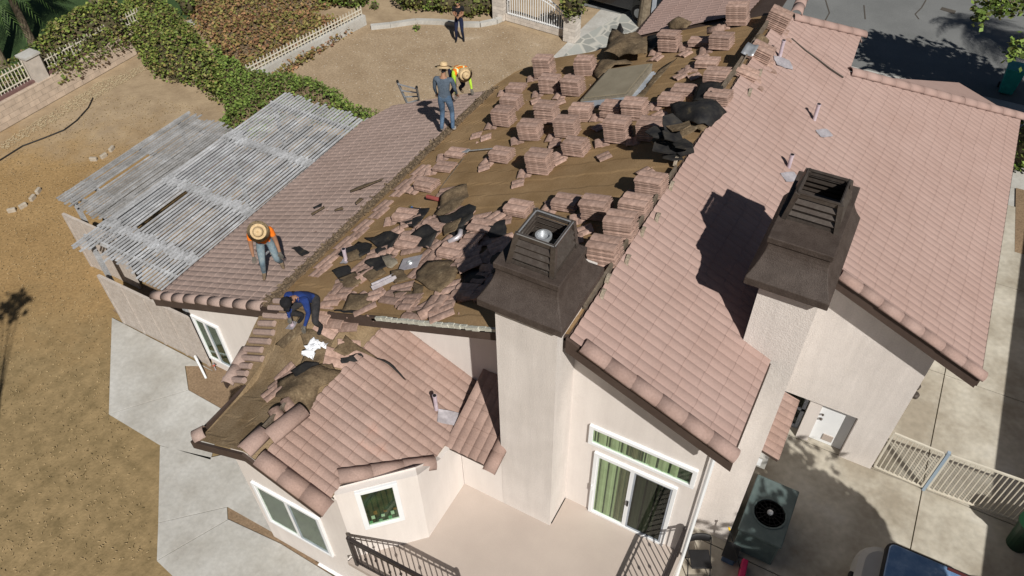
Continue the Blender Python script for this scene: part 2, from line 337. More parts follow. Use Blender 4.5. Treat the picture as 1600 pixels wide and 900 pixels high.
# wall behind garage side (wall B) with its opening
zu = lambda x: zR(x)-.14
wall([(-.2,11.65,1.47),(2.38,11.65,1.47),(2.38,11.65,zu(2.38)),(-.2,11.65,zu(-.2))], (0,T,0), M_stucco2)
wall([(1.7,11.65,0),(2.38,11.65,0),(2.38,11.65,1.47),(1.7,11.65,1.47)], (0,T,0), M_stucco2)
wall([(.72,11.72,0),(.98,11.72,0),(.98,11.72,1.47),(.72,11.72,1.47)], (0,.5,0))
wall([(2.38,11.83,0),(2.38,20.2,0),(2.38,20.2,zu(2.38)),(2.38,11.83,zu(2.38))], (-T,0,0))
wall([(0,10.3,0),(0,11.65,0),(0,11.65,zu(0)),(0,10.3,zu(0))], (-T,0,0))
wall([(-.1,12.5,0),(2.2,12.5,0),(2.2,12.5,3),(-.1,12.5,3)], (0,T,0))
wall([(1.7,11.83,0),(1.7,12.5,0),(1.7,12.5,1.6),(1.7,11.83,1.6)], (.1,0,0), M_fascia)
# garage-side door with pet flap
d = MB().box((.99,11.84,.04),(1.69,11.89,1.9)).build('door', M_white, house)
MB().box((1.24,11.82,.16),(1.46,11.84,.36)).build('pet_flap', M_deck, d)
hd = MB(); hd.lathe((1.06,11.80,.82), [(.0,0),(.03,.0),(.035,.03),(0,.05)], 10); hd.lathe((1.06,11.80,.98), [(.0,0),(.025,0),(.025,.03),(0,.04)], 10); hd.build('handle', M_metalb, d)
d2 = MB(); d2.box((.14,11.95,.03),(.70,11.99,.14)); d2.box((.14,11.95,.68),(.70,11.99,.76)); d2.box((.14,11.95,1.4),(.70,11.99,1.6))
d2.box((.14,11.95,.14),(.22,11.99,1.4)); d2.box((.62,11.95,.14),(.70,11.99,1.4)); d2 = d2.build('security_door', M_trimb, house)
MB().box((.22,11.975,.14),(.62,11.98,1.4)).build('pane', M_glassd, d2)
# chimneys
def chimney(col, rim, sh, fb, ft, label, flue=False):
    c = MB().box((col[0],col[2],col[4]),(col[1],col[3],col[5])).build('chimney', M_stucco2, house); c['label'] = label
    s = MB(); n = 8; z0, z1 = rim[4], sh[4]
    s.frus((rim[0]+.03,rim[1]-.03,rim[2]+.03,rim[3]-.03,z0-.03),(rim[0],rim[1],rim[2],rim[3],z0))
    prev = (rim[0],rim[1],rim[2],rim[3],z0); nx = (rim[0],rim[1],rim[2],rim[3],z0+.13); rings = [prev, nx]
    for i in range(1, n+1):
        t = i/n; k = 1-(1-t)**2.1; zz = z0+.13+(z1-z0-.13)*t
        rings.append(tuple(rim[j]+(sh[j]-rim[j])*k for j in range(4))+(zz,))
    rings.append((sh[0]-.025,sh[1]+.025,sh[2]-.025,sh[3]+.025,z1+.01)); rings.append((sh[0]-.025,sh[1]+.025,sh[2]-.025,sh[3]+.025,z1+.11))
    vs = []; fs = []
    for r in rings: vs += [(r[0],r[2],r[4]),(r[1],r[2],r[4]),(r[1],r[3],r[4]),(r[0],r[3],r[4])]
    for i in range(len(rings)-1):
        for k in range(4): fs.append((i*4+k, i*4+(k+1)%4, i*4+4+(k+1)%4, i*4+4+k))
    fs.append((0,3,2,1)); m_ = len(vs)-4; fs.append((m_,m_+1,m_+2,m_+3)); s.v = []; s.f = []; s.m = []
    s.add(vs, fs); s.build('shroud', M_shroud, c, bevel=.012)
    f_ = MB(); zb, zt = fb[4], ft[4]
    cb = [(fb[0],fb[2]),(fb[1],fb[2]),(fb[1],fb[3]),(fb[0],fb[3])]; ct = [(ft[0],ft[2]),(ft[1],ft[2]),(ft[1],ft[3]),(ft[0],ft[3])]
    def pt_(i, t): return Vector((cb[i][0]+(ct[i][0]-cb[i][0])*t, cb[i][1]+(ct[i][1]-cb[i][1])*t, zb+(zt-zb)*t))
    for i in range(4):
        j = (i+1)%4; cen = (pt_(0,.5)+pt_(2,.5))/2
        f_.bar(pt_(i,0), pt_(i,1), .07, .07)
        for t, hgt in ((.05,.05),(.95,.09)): f_.bar(pt_(i,t), pt_(j,t), .02, hgt)
        for t in (.28,.52,.74):
            a, b_ = pt_(i,t), pt_(j,t); n_ = (b_-a).cross(Vector((0,0,1))).normalized()
            f_.bar(a, b_, .09, .02, up=(n_*.9+Vector((0,0,.7))) if True else (0,0,1)); f_.bar(a+Vector((0,0,-.05)), b_+Vector((0,0,-.05)), .012, .05)
    f_.build('cap_frame', M_metalb, c)
    tr = MB()
    for i in range(4): tr.bar(pt_(i,1)+Vector((0,0,.005)), pt_((i+1)%4,1)+Vector((0,0,.005)), .035, .012)
    tr.build('cap_rim', M_galv if flue else M_metalb, c)
    bx_ = MB().box((fb[0]+.03,fb[2]+.03,zb-.01),(fb[1]-.03,fb[3]-.03,zb+.03)); bx_.build('cap_base', M_ply if flue else M_metalb, c)
    if flue:
        cx, cy_ = (fb[0]+fb[1])/2+.02, (fb[2]+fb[3])/2-.02
        fl = MB().lathe((cx,cy_,zb+.03), [(.10,0),(.10,.30),(.115,.30),(.115,.34),(.085,.34),(.085,.28)], 24); fl.build('flue', M_galv, c, smooth=False)
    return c
chimney((-3.92,-2.92,6.4,7.7,1.5,7.25), (-4.08,-2.76,6.18,7.58,7.2), (-3.94,-2.98,6.49,7.33,7.72), (-3.77,-3.11,6.58,7.28,7.84), (-3.65,-3.11,6.6,7.14,8.38), 'wide chimney nearer the camera with pale flue inside its cap', True)
chimney((-.72,.12,8.5,10.15,0,7.35), (-.93,.24,8.28,10.35,7.25), (-.79,.06,8.62,10.28,7.82), (-.72,-.01,9.1,9.85,7.93), (-.64,-.08,9.08,9.66,8.42), 'long chimney farther back with dark louvred cap')
# ---- roof tile surfaces
def tilefield(name, O, A, D, na, nd, clip, m, parent=None, per=.17, crs=.34, amp=.024, step=.008, ph=0.):
    """O corner; A unit across the courses, D unit down the slope; clip: polygon of (x,y) in plan"""
    O = Vector(O); A = Vector(A); D = Vector(D).normalized(); N = A.cross(D)
    if N.z < 0: N = -N
    s_a = 8; ia = int(na/per*s_a); vs = []; rows = []
    d = 0.; k = 0
    while d < nd: rows += [(d, step if True else 0, k), (d+crs*.5, step*.5+.004, k), (d+crs-.012, .0+.004, k), (d+crs-.002, -.002, k)]; d += crs; k += 1
    rows = [(r, (st-step)*-1, k) for r, st, k in rows]
    W = ia+1
    for r, st, k in rows:
        last = st
        jit = (random.random()-.5)*.0
        for i in range(W):
            a = i*per/s_a; ang = pi*(a/per+ph)
            h = amp*(abs(sin(ang))**.75)
            ti = int(a/(per*2)); rnd = (hash((ti*7919+k*104729)) % 1000)/1000.-.5
            sh_ = ((ti*37+11) % 17/17.-.5)*.10 if 0 < r < nd-.4 else 0
            vs.append(O+A*a+D*(r+sh_)+N*(h+last+rnd*.006))
    fs = []
    for j in range(len(rows)-1):
        for i in range(W-1): fs.append((j*W+i, j*W+i+1, (j+1)*W+i+1, (j+1)*W+i))
    me = bpy.data.meshes.new(name); me.from_pydata([tuple(v) for v in vs], [], fs)
    bm = bmesh.new(); bm.from_mesh(me)
    cx = sum(p[0] for p in clip)/len(clip); cy_ = sum(p[1] for p in clip)/len(clip)
    for i in range(len(clip)):
        p, q = clip[i], clip[(i+1)%len(clip)]; e = Vector((q[0]-p[0], q[1]-p[1], 0)); nn = Vector((e.y, -e.x, 0)).normalized()
        if (Vector((cx, cy_, 0))-Vector((p[0], p[1], 0))).dot(nn) > 0: nn = -nn
        geom = bm.verts[:]+bm.edges[:]+bm.faces[:]
        bmesh.ops.bisect_plane(bm, geom=geom, plane_co=(p[0], p[1], 0), plane_no=nn, clear_outer=True)
    bmesh.ops.recalc_face_normals(bm, faces=bm.faces)
    bm.faces.ensure_lookup_table()
    if sum(f.normal.z for f in bm.faces) < 0: bmesh.ops.reverse_faces(bm, faces=bm.faces)
    bm.to_mesh(me); bm.free()
    return link(name, me, parent or house, [m])
DR = (1, 0, -SR); DL = (-1, 0, -SL)
UR = .07
right_polys = [[(-2.80,6.55),(-.24,6.55),(-.24,11.2),(-2.80,11.2)], [(-2.80,11.2),(-.96,11.2),(-.96,17.3),(-2.80,17.3)], [(-.96,11.2),(3.05,11.2),(3.05,20.45),(-.96,17.3)],
               [(-2.80,17.3),(-.96,17.3),(-1.06,19.15),(-2.80,17.64)]]
for poly in right_polys:
    x0 = min(p[0] for p in poly); y0 = min(p[1] for p in poly); x1 = max(p[0] for p in poly); y1 = max(p[1] for p in poly)
    k0 = floor((y0-6)/.17); ystart = 6+k0*.17; c0 = floor((x0+2.85)*1.0925/.34); xs = -2.85+c0*.34/1.0925
    tilefield('tiled_roof_slope', (xs, ystart, zR(xs)+UR), (0,1,0), DR, y1-ystart+.2, (x1-xs)*1.0925+.02, poly, M_tile, amp=.021, step=.006)
# board decking below the tiles
rb = MB()
rb.prism([(-2.85,6.57,zR(-2.85)-.04),(-.26,6.57,zR(-.26)-.04),(-.26,11.22,zR(-.26)-.04),(3.03,11.22,zR(3.03)-.04),(3.03,20.4,zR(3.03)-.04),(-.96,17.3,zR(-.96)-.04),(-1.06,19.1,zR(-1.06)-.04),(-2.5,17.9,zR(-2.5)-.04),(-2.85,17.6,zR(-2.85)-.04)], (0,0,.06))
rb.build('roof_deck', M_fascia, house)
# far hips beyond the ridge caps
def quad(name, pts, m, th=.05):
    return MB().prism(pts, (0,0,-th)).build(name, m, house)
quad('far_roof_slope', [(-.96,17.3,zR(-.96)),(3.05,20.45,zR(3.05)),(1.5,21.4,zR(3.05)+.1),(-.96,19.4,4.8)], M_tile)
quad('far_roof_slope', [(-2.7,17.7,zR(-2.7)),(-1.06,19.15,zR(-1.06)),(-1.1,21.,5.0),(-4.0,21.,5.0),(-4.0,17.7,6.2)], M_tile)
# left side: intact tiles at the low part
tl = [(-12.82,6.5),(-9.3,6.5),(-9.38,15.45),(-12.5,15.3),(-13.0,14.4)]
xs = -9.2
tilefield('tiled_roof_slope', (xs, 6.48, zL(xs)+.03), (0,1,0), DL, 9.1, 3.75*1.08, tl, M_tileL)
MB().prism([(-12.8,6.52,zL(-12.8)-.05),(-9.2,6.52,zL(-9.2)-.05),(-9.3,15.4,zL(-9.3)-.05),(-12.5,15.3,zL(-12.5)-.05),(-12.95,14.4,zL(-12.95)-.05)], (0,0,.05)).build('roof_deck', M_fascia, house)
# far intact tiles of the left plane
tilefield('tiled_roof_slope', (-2.9, 17.3, zL(-2.9)+.04), (0,1,0), DL, 6.2, 3.8, [(-3.6,18.0),(-6.25,17.65),(-6.5,22.5),(-3.2,22.5)], M_tile)
MB().prism([(-2.9,17.3,zL(-2.9)-.06),(-6.4,17.5,zL(-6.4)-.06),(-6.5,22.5,zL(-6.5)-.06),(-2.9,22.5,zL(-2.9)-.06)], (0,0,.06)).build('roof_deck', M_fascia, house)
# stripped felt: main slope sheet and bay sheet
def felt(name, xs_, ymin, ymax, zf, rows, m):
    vs = []; fs = []
    for x in xs_:
        lo, hi = ymin(x), ymax(x)
        for j in range(rows+1):
            y = lo+(hi-lo)*j/rows
            lap = .012*((y*1.09+.2*sin(x*.7)) % 1.0 < .5)   # overlapping runs of paper
            vs.append((x, y, zf(x, y)+.005*sin(x*5+y*1.7)+.004*sin(y*7.3-x*2)+lap))
    for i in range(len(xs_)-1):
        for j in range(rows): fs.append((i*(rows+1)+j, (i+1)*(rows+1)+j, (i+1)*(rows+1)+j+1, i*(rows+1)+j+1))
    B = MB(); B.add(vs, fs); return B.build(name, m, house, fix=False)
EDGE = [(-9.45,15.6),(-9.22,16.49),(-8.38,17.13),(-7.11,17.19),(-6.23,17.6),(-2.86,17.8)]
def emax(x):
    for (p_, q_), (r_, s_) in zip(EDGE, EDGE[1:]):
        if p_ <= x <= r_: return q_+(s_-q_)*(x-p_)/(r_-p_)
    return EDGE[0][1] if x < EDGE[0][0] else EDGE[-1][1]
felt('roof_felt', [-9.4+i*.13 for i in range(51)]+[-2.85], lambda x: 6.62, emax, lambda x, y: zL(x), 200, M_felt)
def bz(x, y):
    t = sstep(5.2, 6.9, y)*sstep(-7.0, -8.2, x); return zB(x)*(1-t)+zL(x)*t
felt('roof_felt', [-9.35+i*.12 for i in range(21)]+[-6.85], lambda x: 3.87 if x > -8.6 else 5.2, lambda x: 6.66 if x < -7.7 else 7.45, lambda x, y: bz(x, min(y, 6.62)), 60, M_feltB)
# roof board below the left plane rake so it reads as a thickness
def fascia(a, b_, h=.22, t=.05, name='fascia', m=None):
    a = Vector(a); b_ = Vector(b_); MB().prism([a, b_, b_-Vector((0,0,h)), a-Vector((0,0,h))], (b_-a).cross(Vector((0,0,1))).normalized()*t).build(name, m or M_fascia, house)
fascia((-2.8,6.6,zL(-2.8)+.01), (-7.6,6.6,zL(-7.6)+.01), .26)
MB().prism([(-2.85,6.6,zL(-2.85)-.03),(-6.55,6.6,zL(-6.55)-.03),(-6.55,7.55,zL(-6.55)-.03),(-2.85,7.55,zL(-2.85)-.03)], (0,0,-.05)).build('soffit', M_fascia, house)
fascia((-.2,6.53,zR(-.2)+.03), (-2.85,6.53,RZ+.03), .28)
fascia((3.05,11.18,zR(3.05)+.02), (-.2,11.18,zR(-.2)+.02), .26)
fascia((-12.85,6.5,zL(-12.85)+.02), (-8.8,6.5,zL(-8.8)+.02), .2)
fascia((-13.0,14.4,zL(-13)-.0), (-12.87,6.5,zL(-12.87)-.0), .16)
fascia((3.08,20.4,zR(3.08)+.02), (3.08,11.2,zR(3.08)+.02), .2)
fascia((-.22,11.2,zR(-.22)+.02), (-.22,6.55,zR(-.22)+.02), .2)
fascia((-8.66,3.85,zB(-8.66)+.02), (-7.25,3.85,4.32), .2); fascia((-7.25,3.85,4.32), (-5.84,3.85,zB(-5.84)+.02), .2)
fascia((-8.66,5.2,zB(-8.66)+.0), (-8.66,3.87,zB(-8.66)+.0), .16)
fascia((-9.3,6.6,zL(-9.3)-.2), (-9.3,5.2,zB(-9.3)), .2)
fascia((-5.86,4.5,zB(-5.86)), (-4.9,5.65,zB(-4.9)), .16)
# pale torn edge on the left rake
te = MB()
for i in range(22):
    x = -6.4+i*.115; te.bar((x,6.57+random.uniform(-.015,.01),zL(x)+.02), (x+.13,6.57+random.uniform(-.015,.01),zL(x+.13)+.03), .05, .05+random.random()*.03)
te.build('mortar_edge', mat('pale_mortar', (.42,.42,.36), (.55,.54,.48), scale=12, rough=1, bump=.5), house)
# crumbled strip between tiles and felt
db = MB()
for i in range(1500):
    y = 6.6+9*random.random(); x = -9.27+random.gauss(0,.07); s_ = random.uniform(.015,.055); z = zL(x)+.06+random.random()*.03
    c = Vector((x,y,z)); q = [Vector((random.uniform(-1,1),random.uniform(-1,1),random.uniform(-.6,.6)))*s_ for _ in range(5)]
    db.add([c+k for k in q], [(0,1,2),(0,2,3),(0,3,4),(1,2,4),(2,3,4),(0,1,4)])
db.prism([(-9.36,6.6,zL(-9.36)),(-9.14,6.6,zL(-9.14)),(-9.18,15.4,zL(-9.18)),(-9.42,15.4,zL(-9.42))], (0,0,.075))
db.build('mortar_strip', M_debris, house)
# walls under the left part
def zunder(x): return zL(x)-.12
wall([(-8.2,7.5,3.0),(-3.85,7.5,3.0),(-3.85,7.5,zunder(-3.85)),(-8.2,7.5,zunder(-8.2))], (0,T,0))
wall([(-4.8,6.4,1.3),(-3.925,6.4,1.3),(-3.925,6.4,3.35),(-4.8,6.4,3.35)], (0,T,0))
wall([(-4.802,5.12,1.3),(-4.802,6.395,1.3),(-4.802,6.395,3.2),(-4.802,5.8,3.25),(-4.802,5.12,3.68)], (-T,0,0))
dg = Vector((-1,-1,0)).normalized()
A_, B_ = Vector((-4.8,5.12,0)), Vector((-5.78,4.16,0))
wall([(A_.x,A_.y,1.2),(B_.x,B_.y,0),(B_.x,B_.y,3.70),(A_.x,A_.y,3.69)], Vector((-.1,.1,0)))
MB().prism([(B_.x-.08,B_.y+.095,3.675),(A_.x-.1,A_.y+.1,3.675),(-4.9,5.8,3.14),(-5.85,4.5,3.53)], (0,0,.05)).build('eave_soffit', M_stucco, house)
wall([(-5.78,4.16,0),(-8.2,4.16,0),(-8.2,4.16,zB(-8.2)-.1),(-7.25,4.16,4.2),(-5.78,4.16,zB(-5.78)-.1)], (0,T,0))
wall([(-8.2,4.345,0),(-8.2,5.4,0),(-8.2,5.4,zB(-8.2)-.1),(-8.2,4.345,zB(-8.2)-.1)], (T,0,0))
wall([(-8.205,5.402,0),(-8.95,5.402,0),(-8.95,5.402,zB(-8.95)-.1),(-8.205,5.402,zB(-8.2)-.1)], (0,T,0))
wall([(-8.95,5.585,0),(-8.95,6.995,0),(-8.95,6.995,3.3),(-8.95,5.585,3.3)], (T,0,0))
wall([(-12.66,7.0,0),(-8.95,7.0,0),(-8.95,7.0,zunder(-8.95)),(-12.66,7.0,zunder(-12.66))], (0,T,0))
wall([(-12.66,7.185,0),(-12.66,14.4,0),(-12.66,14.4,zunder(-12.66)),(-12.66,7.185,zunder(-12.66))], (T,0,0))
wall([(-12.66,14.9,0),(-2.9,16.9,0),(-2.9,16.9,6.2),(-9,15.6,3.9),(-12.66,14.9,2.6)], (0,T,0))
# ---- bay roof tiles
bp = [(-6.95,3.87),(-5.80,3.87),(-5.80,4.5),(-4.87,5.75),(-4.87,7.5),(-6.6,7.5)]
DB = (1,0,-.45)
for bq in ([(-7.0,3.87),(-5.80,3.87),(-5.80,4.5),(-6.98,4.5)], [(-6.98,4.5),(-5.80,4.5),(-4.87,5.75),(-4.87,7.5),(-6.92,7.5)]):
    tilefield('tiled_roof_slope', (-7.19,3.76,zB(-7.19)+.05), (0,1,0), DB, 3.9, 2.62, bq, M_bay, amp=.03, step=.010)
MB().prism([(-7.2,3.87,zB(-7.2)-.03),(-5.83,3.87,zB(-5.83)-.03),(-5.83,4.5,zB(-5.83)-.03),(-4.89,5.72,zB(-4.89)-.03),(-4.89,7.45,zB(-4.89)-.03),(-7.2,7.45,zB(-7.2)-.03)], (0,0,.05)).build('roof_deck', M_feltB, house)
# small shed slope between bay and chimney
zs = lambda y: 3.18+.42*(y-6.05)
tilefield('tiled_roof_slope', (-3.9,7.5,zs(7.5)+.05), (-1,0,0), (0,-1,-.42), 1.05, 1.62, [(-4.9,6.05),(-3.93,6.05),(-3.93,7.5),(-4.9,7.5)], M_bay)
MB().prism([(-4.87,6.07,zs(6.07)-.03),(-3.93,6.07,zs(6.07)-.03),(-3.93,7.5,zs(7.5)-.03),(-4.87,7.5,zs(7.5)-.03)], (0,0,.05)).build('roof_deck', M_fascia, house)
# ---- barrel caps
def caps(a, b_, r=.14, seg=.42, name='ridge_cap', m=None, jit=.006):
    a = Vector(a); b_ = Vector(b_); L_ = (b_-a).length; n = max(1, int(round(L_/seg))); d = (b_-a).normalized(); sd = d.cross(Vector((0,0,1))).normalized(); up = sd.cross(d)
    B = MB()
    for i in range(n):
        p0 = a+d*(i*L_/n-.012); p1 = a+d*((i+1)*L_/n); j = Vector((random.uniform(-1,1),random.uniform(-1,1),random.uniform(-.5,.5)))*jit
        vs = []; K = 10
        for p, rr in ((p0, r*1.0), (p1, r*.965)):
            for th in (0., .018):
                for k in range(K+1):
                    t = pi*k/K; vs.append(p+j+sd*cos(t)*(rr-th)+up*(sin(t)*(rr-th)*.95-.02))
        q = K+1; fs = []
        for k in range(K):
            fs += [(k, k+1, 2*q+k+1, 2*q+k), (q+k, 3*q+k, 3*q+k+1, q+k+1), (k, q+k, q+k+1, k+1), (2*q+k, 2*q+k+1, 3*q+k+1, 3*q+k)]
        fs += [(0, 2*q, 3*q, q), (K, q+K, 3*q+K, 2*q+K)]
        B.add(vs, fs)
    o = B.build(name, m or M_cap, house); 
    for p in o.data.polygons: p.use_smooth = True
    return o
caps((-2.6,6.60,zR(-2.6)+.06), (-.2,6.60,zR(-.2)+.06), .13, name='rake_cap')
caps((.3,11.24,zR(.3)+.06), (3.1,11.24,zR(3.1)+.06), .125, name='rake_cap')
caps((-9.25,6.55,zL(-9.25)+.06), (-12.95,6.55,zL(-12.95)+.06), .125, name='rake_cap', m=M_tileL)
caps((-2.55,17.85,zR(-2.55)+.08), (-1.0,19.2,zR(-1.0)+.08), .13, name='hip_cap', m=M_tile)
caps((-.96,17.3,zR(-.96)+.08), (3.15,20.5,zR(3.15)+.08), .14, name='hip_cap', m=M_tile)
caps((-2.5,17.95,6.75), (-2.9,22.5,6.75), .14, name='ridge_cap', m=M_tile)
caps((-7.0,3.92,zB(-7.0)+.07), (-5.72,3.92,zB(-5.72)+.07), .16, name='rake_cap', m=M_bay)
caps((-5.90,4.44,zB(-5.90)+.10), (-4.80,5.62,zB(-4.84)+.14), .14, seg=.55, name='eave_cap', m=M_bay)
caps((-3.94,6.62,zs(6.62)+.06), (-3.94,5.98,zs(5.98)+.06), .13, seg=.32, name='rake_cap', m=M_bay)
caps((-9.15,5.15,zB(-9.15)+.05), (-9.3,5.9,zL(-9.3)-.55), .13, name='hip_cap', m=M_tileL)
caps((-7.25,3.86,4.33), (-7.2,4.3,4.36), .16, name='ridge_cap', m=M_bay); caps((-7.05,4.25,4.36), (-6.9,4.95,4.38), .17, seg=.6, name='ridge_cap', m=M_bay)
caps((-8.62,3.9,zB(-8.62)+.05), (-8.5,4.05,zB(-8.5)+.05), .14, name='rake_cap', m=M_tileL)
# ridge nailing boards
MB().bar((-2.87,7.2,RZ+.05),(-2.87,11.0,RZ+.05),.045,.13).build('ridge_board', M_wood, house)
MB().bar((-2.95,13.6,RZ+.14),(-2.9,17.7,RZ+.17),.06,.12).build('ridge_board', M_wood, house)
MB().bar((-7.25,3.95,4.36),(-7.25,5.1,4.36),.05,.12).build('ridge_board', M_wood, house)
# valley seam (dark metal) on the far right plane
sm = MB()
P = [on(u, v, .11) for u, v in ((1237,60),(1258,78),(1276,91),(1297,107),(1318,121))]
for a, b_ in zip(P, P[1:]): sm.bar(a, b_, .025, .02)
sm.build('roof_seam', M_crack, house)
# left torn eave tiles of the bay: short pink columns still in place
eb = MB()
for i in range(11):
    y = 5.25+i*.15; t = sstep(5.2,6.9,y); x1 = -9.33+.02*i; L_ = random.uniform(.35,.62)
    f_ = lambda x: (zB(x)*(1-t)+zL(x)*t)+.05
    eb.tube([(x1,y,f_(x1)),(x1+L_,y+.02,f_(x1+L_)+.01)], .062, 8)
eb.build('eave_tiles', M_tileL, house)
# ridge mortar half-rings left on the main ridge
for (u, v) in ((1187,112),(1171,142),(1132,158),(1055,250),(1048,288),(1026,338),(1003,360),(979,404),(948,434),(940,458)):
    p = on(u, v, .12); B = MB(); r = .13; K = 9; vs = []
    for y_, rr in ((-.03,r),(.03,r)):
        for th in (0,.028):
            for k in range(K+1):
                t = pi*k/K*.75+.1; vs.append((p.x+y_+.03*k/K, p.y+cos(t)*(rr-th), p.z+sin(t)*(rr-th)-.05-.01*k))
    q = K+1; fs = []
    for k in range(K): fs += [(k,k+1,2*q+k+1,2*q+k),(q+k,3*q+k,3*q+k+1,q+k+1),(k,q+k,q+k+1,k+1),(2*q+k,2*q+k+1,3*q+k+1,3*q+k)]
    fs += [(0,2*q,3*q,q),(K,q+K,3*q+K,2*q+K)]
    B.add(vs, fs); B.build('mortar_ring', M_mortar, house)
# ---- windows
def rect_on(Y, tl_, br_):
    a = gy(*tl_, Y); b_ = gy(*br_, Y); return a.x, b_.x, b_.z, a.z
def window(x0, x1, z0, z1, Y, fr=.07, nm='window', mull=(), sash=True, curtain=None, glassm=None, xf=None, label=None):
    """frame in plane Y facing -Y; xf maps local to world"""
    xf = xf or (lambda p: p)
    def bx(B, a, b_, mi=0):
        n0 = len(B.v); B.box(a, b_, mi)
        for i in range(n0, len(B.v)): B.v[i] = tuple(xf(Vector(B.v[i])))
    B = MB(); y0, y1 = Y-.055, Y+.002
    bx(B,(x0,y0,z0),(x0+fr,y1,z1)); bx(B,(x1-fr,y0,z0),(x1,y1,z1)); bx(B,(x0+fr,y0,z0),(x1-fr,y1,z0+fr)); bx(B,(x0+fr,y0,z1-fr),(x1-fr,y1,z1))
    f_ = B.build(nm, M_white, house, bevel=.006)
    if label: f_['label'] = label
    for mx_ in mull:
        B = MB(); bx(B,(mx_-.022,y0+.008,z0+fr),(mx_+.022,y1,z1-fr)); B.build('mullion', M_white, f_)
    es = [x0+fr]+list(mull)+[x1-fr]
    for i in range(len(es)-1):
        a, b_ = es[i]+(.022 if i else 0), es[i+1]-(.022 if i < len(es)-2 else 0)
        B = MB(); bx(B,(a,Y-.032,z0+fr),(b_,Y-.026,z1-fr)); B.build('pane', glassm or (M_glassd if nm == 'sliding_door' and i else M_glass), f_)
        if sash:
            B = MB(); s_ = .03; bx(B,(a,Y-.045,z0+fr),(a+s_,Y-.02,z1-fr)); bx(B,(b_-s_,Y-.045,z0+fr),(b_,Y-.02,z1-fr)); bx(B,(a+s_,Y-.045,z0+fr),(b_-s_,Y-.02,z0+fr+s_)); bx(B,(a+s_,Y-.045,z1-fr-s_),(b_-s_,Y-.02,z1-fr)); B.build('sash', M_white if i == 0 else M_trimb, f_)
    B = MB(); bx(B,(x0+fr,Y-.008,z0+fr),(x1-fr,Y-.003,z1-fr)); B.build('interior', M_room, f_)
    if curtain:
        for (c0, c1, cm, per_) in curtain:
            B = MB(); n = 40; vs = []
            for i in range(n+1):
                x = c0+(c1-c0)*i/n; yy = Y-.014+.008*sin(i/n*(c1-c0)/per_*2*pi)+.003*sin(i*1.3)
                vs += [tuple(xf(Vector((x,yy,z0+fr)))), tuple(xf(Vector((x,yy,z1-fr))))]
            B.add(vs, [(2*i,2*i+2,2*i+3,2*i+1) for i in range(n)]); B.build('curtain', cm, f_, smooth=True, fix=False)
    return f_
x0, x1, z0, z1 = rect_on(7.0, (299,490), (370,577)); 
window(x0, x1, z0, z1, 7.0, mull=[(x0+x1)/2-.02], label='two-pane window in the left wall near the ground')
x0, x1, z0, z1 = rect_on(4.16, (392,747), (523,868)); z1 = gy(397,755,4.16).z+.1
w2 = window(x0, x1, z0, z1, 4.16, mull=[(x0+x1)/2+.02], label='two-pane window in the front of the bay')
# diagonal wall window (local x along wall)
dv = (A_-B_).normalized(); nv = Vector((dv.y,-dv.x,0))
def xf_d(p): return B_+dv*p.x-nv*(p.y)+Vector((0,0,p.z))
def on_d(u, v):
    d = ray(u, v); t = (B_-CAM).dot(nv)/d.dot(nv); p = CAM+d*t; return (p-B_).dot(dv), p.z
a = on_d(551,768); b_ = on_d(633,808); c_ = on_d(619,751); e_ = on_d(572,824)
w3 = window((a[0]+e_[0])/2, (b_[0]+c_[0])/2, (b_[1]+e_[1])/2, (a[1]+c_[1])/2, 0, fr=.09, sash=False, xf=xf_d, label='small square window in the angled bay wall')
# things on the shelf seen through the small window
sx = (a[0]+e_[0])/2; ex = (b_[0]+c_[0])/2; zz0 = (b_[1]+e_[1])/2
shp = MB()
for i in range(9):
    xx = sx+.13+(ex-sx-.26)*i/8; hh_ = random.uniform(.05,.14); zb_ = zz0+.12+(i % 3)*.13
    n0 = len(shp.v); shp.box((xx-.03,-.022,zb_),(xx+.03,-.012,zb_+hh_), i % 3)
    for k in range(n0, len(shp.v)): shp.v[k] = tuple(xf_d(Vector(shp.v[k])))
shp.build('shelf_items', [mat('jar_green', (.12,.30,.18)), mat('box_white', (.42,.50,.45)), mat('basket', (.20,.10,.04))], w3)
n0 = MB(); n0.box((-8,0,0),(-7.9,.1,.1))
x0 = gy(923,662,7.07).x; x1 = gy(1089,745,7.07).x; z1 = gy(923,661,7.07).z; z0 = gy(921,689,7.07).z
cw = (x1-x0)
window(x0, x1, z0, z1, 7.07, fr=.075, sash=False, curtain=[(x0+.08,x0+cw*.36,M_curt,.22),(x0+cw*.38,x0+cw*.5,M_curtb,.15),(x0+cw*.52,x1-.3,M_curt,.2)], label='long narrow transom window above the sliding door')
x0 = gy(925,750,7.07).x; x1 = gy(1048,806,7.07).x; z0 = 1.5; z1 = gy(929,703,7.07).z
xm = (x0+x1)/2-.02
sd = window(x0, x1, z0, z1, 7.07, fr=.07, nm='sliding_door', mull=[xm], curtain=[(x0+.07,xm-.25,M_curt,.16),(xm-.25,xm-.06,M_curtb,.1),(xm+.0,xm+.5,M_curt,.2)], label='sliding glass door with pale green curtains onto the balcony')
MB().box((xm-.015,6.985,2.35),(xm+.015,7.01,2.5)).build('handle', M_black, sd)
MB().box((x0+.02,6.98,2.3),(x0+.04,7.01,2.5)).build('handle', M_white, sd)
# lower window below the bay, its top edge showing
xa = gy(499,879,4.16); MB().box((xa.x,4.10,xa.z-.05),(-5.95,4.162,xa.z)).build('window_ledge', M_white, house)
# downspout
ds = MB(); ds.tube([(-.50,7.02,zR(-.55)-.35),(-.50,7.02,.05)], .035, 8); ds.tube([(-.50,7.02,zR(-.55)-.35),(-.40,6.95,zR(-.4)-.2)], .035, 8); ds.build('downspout', M_white, house)
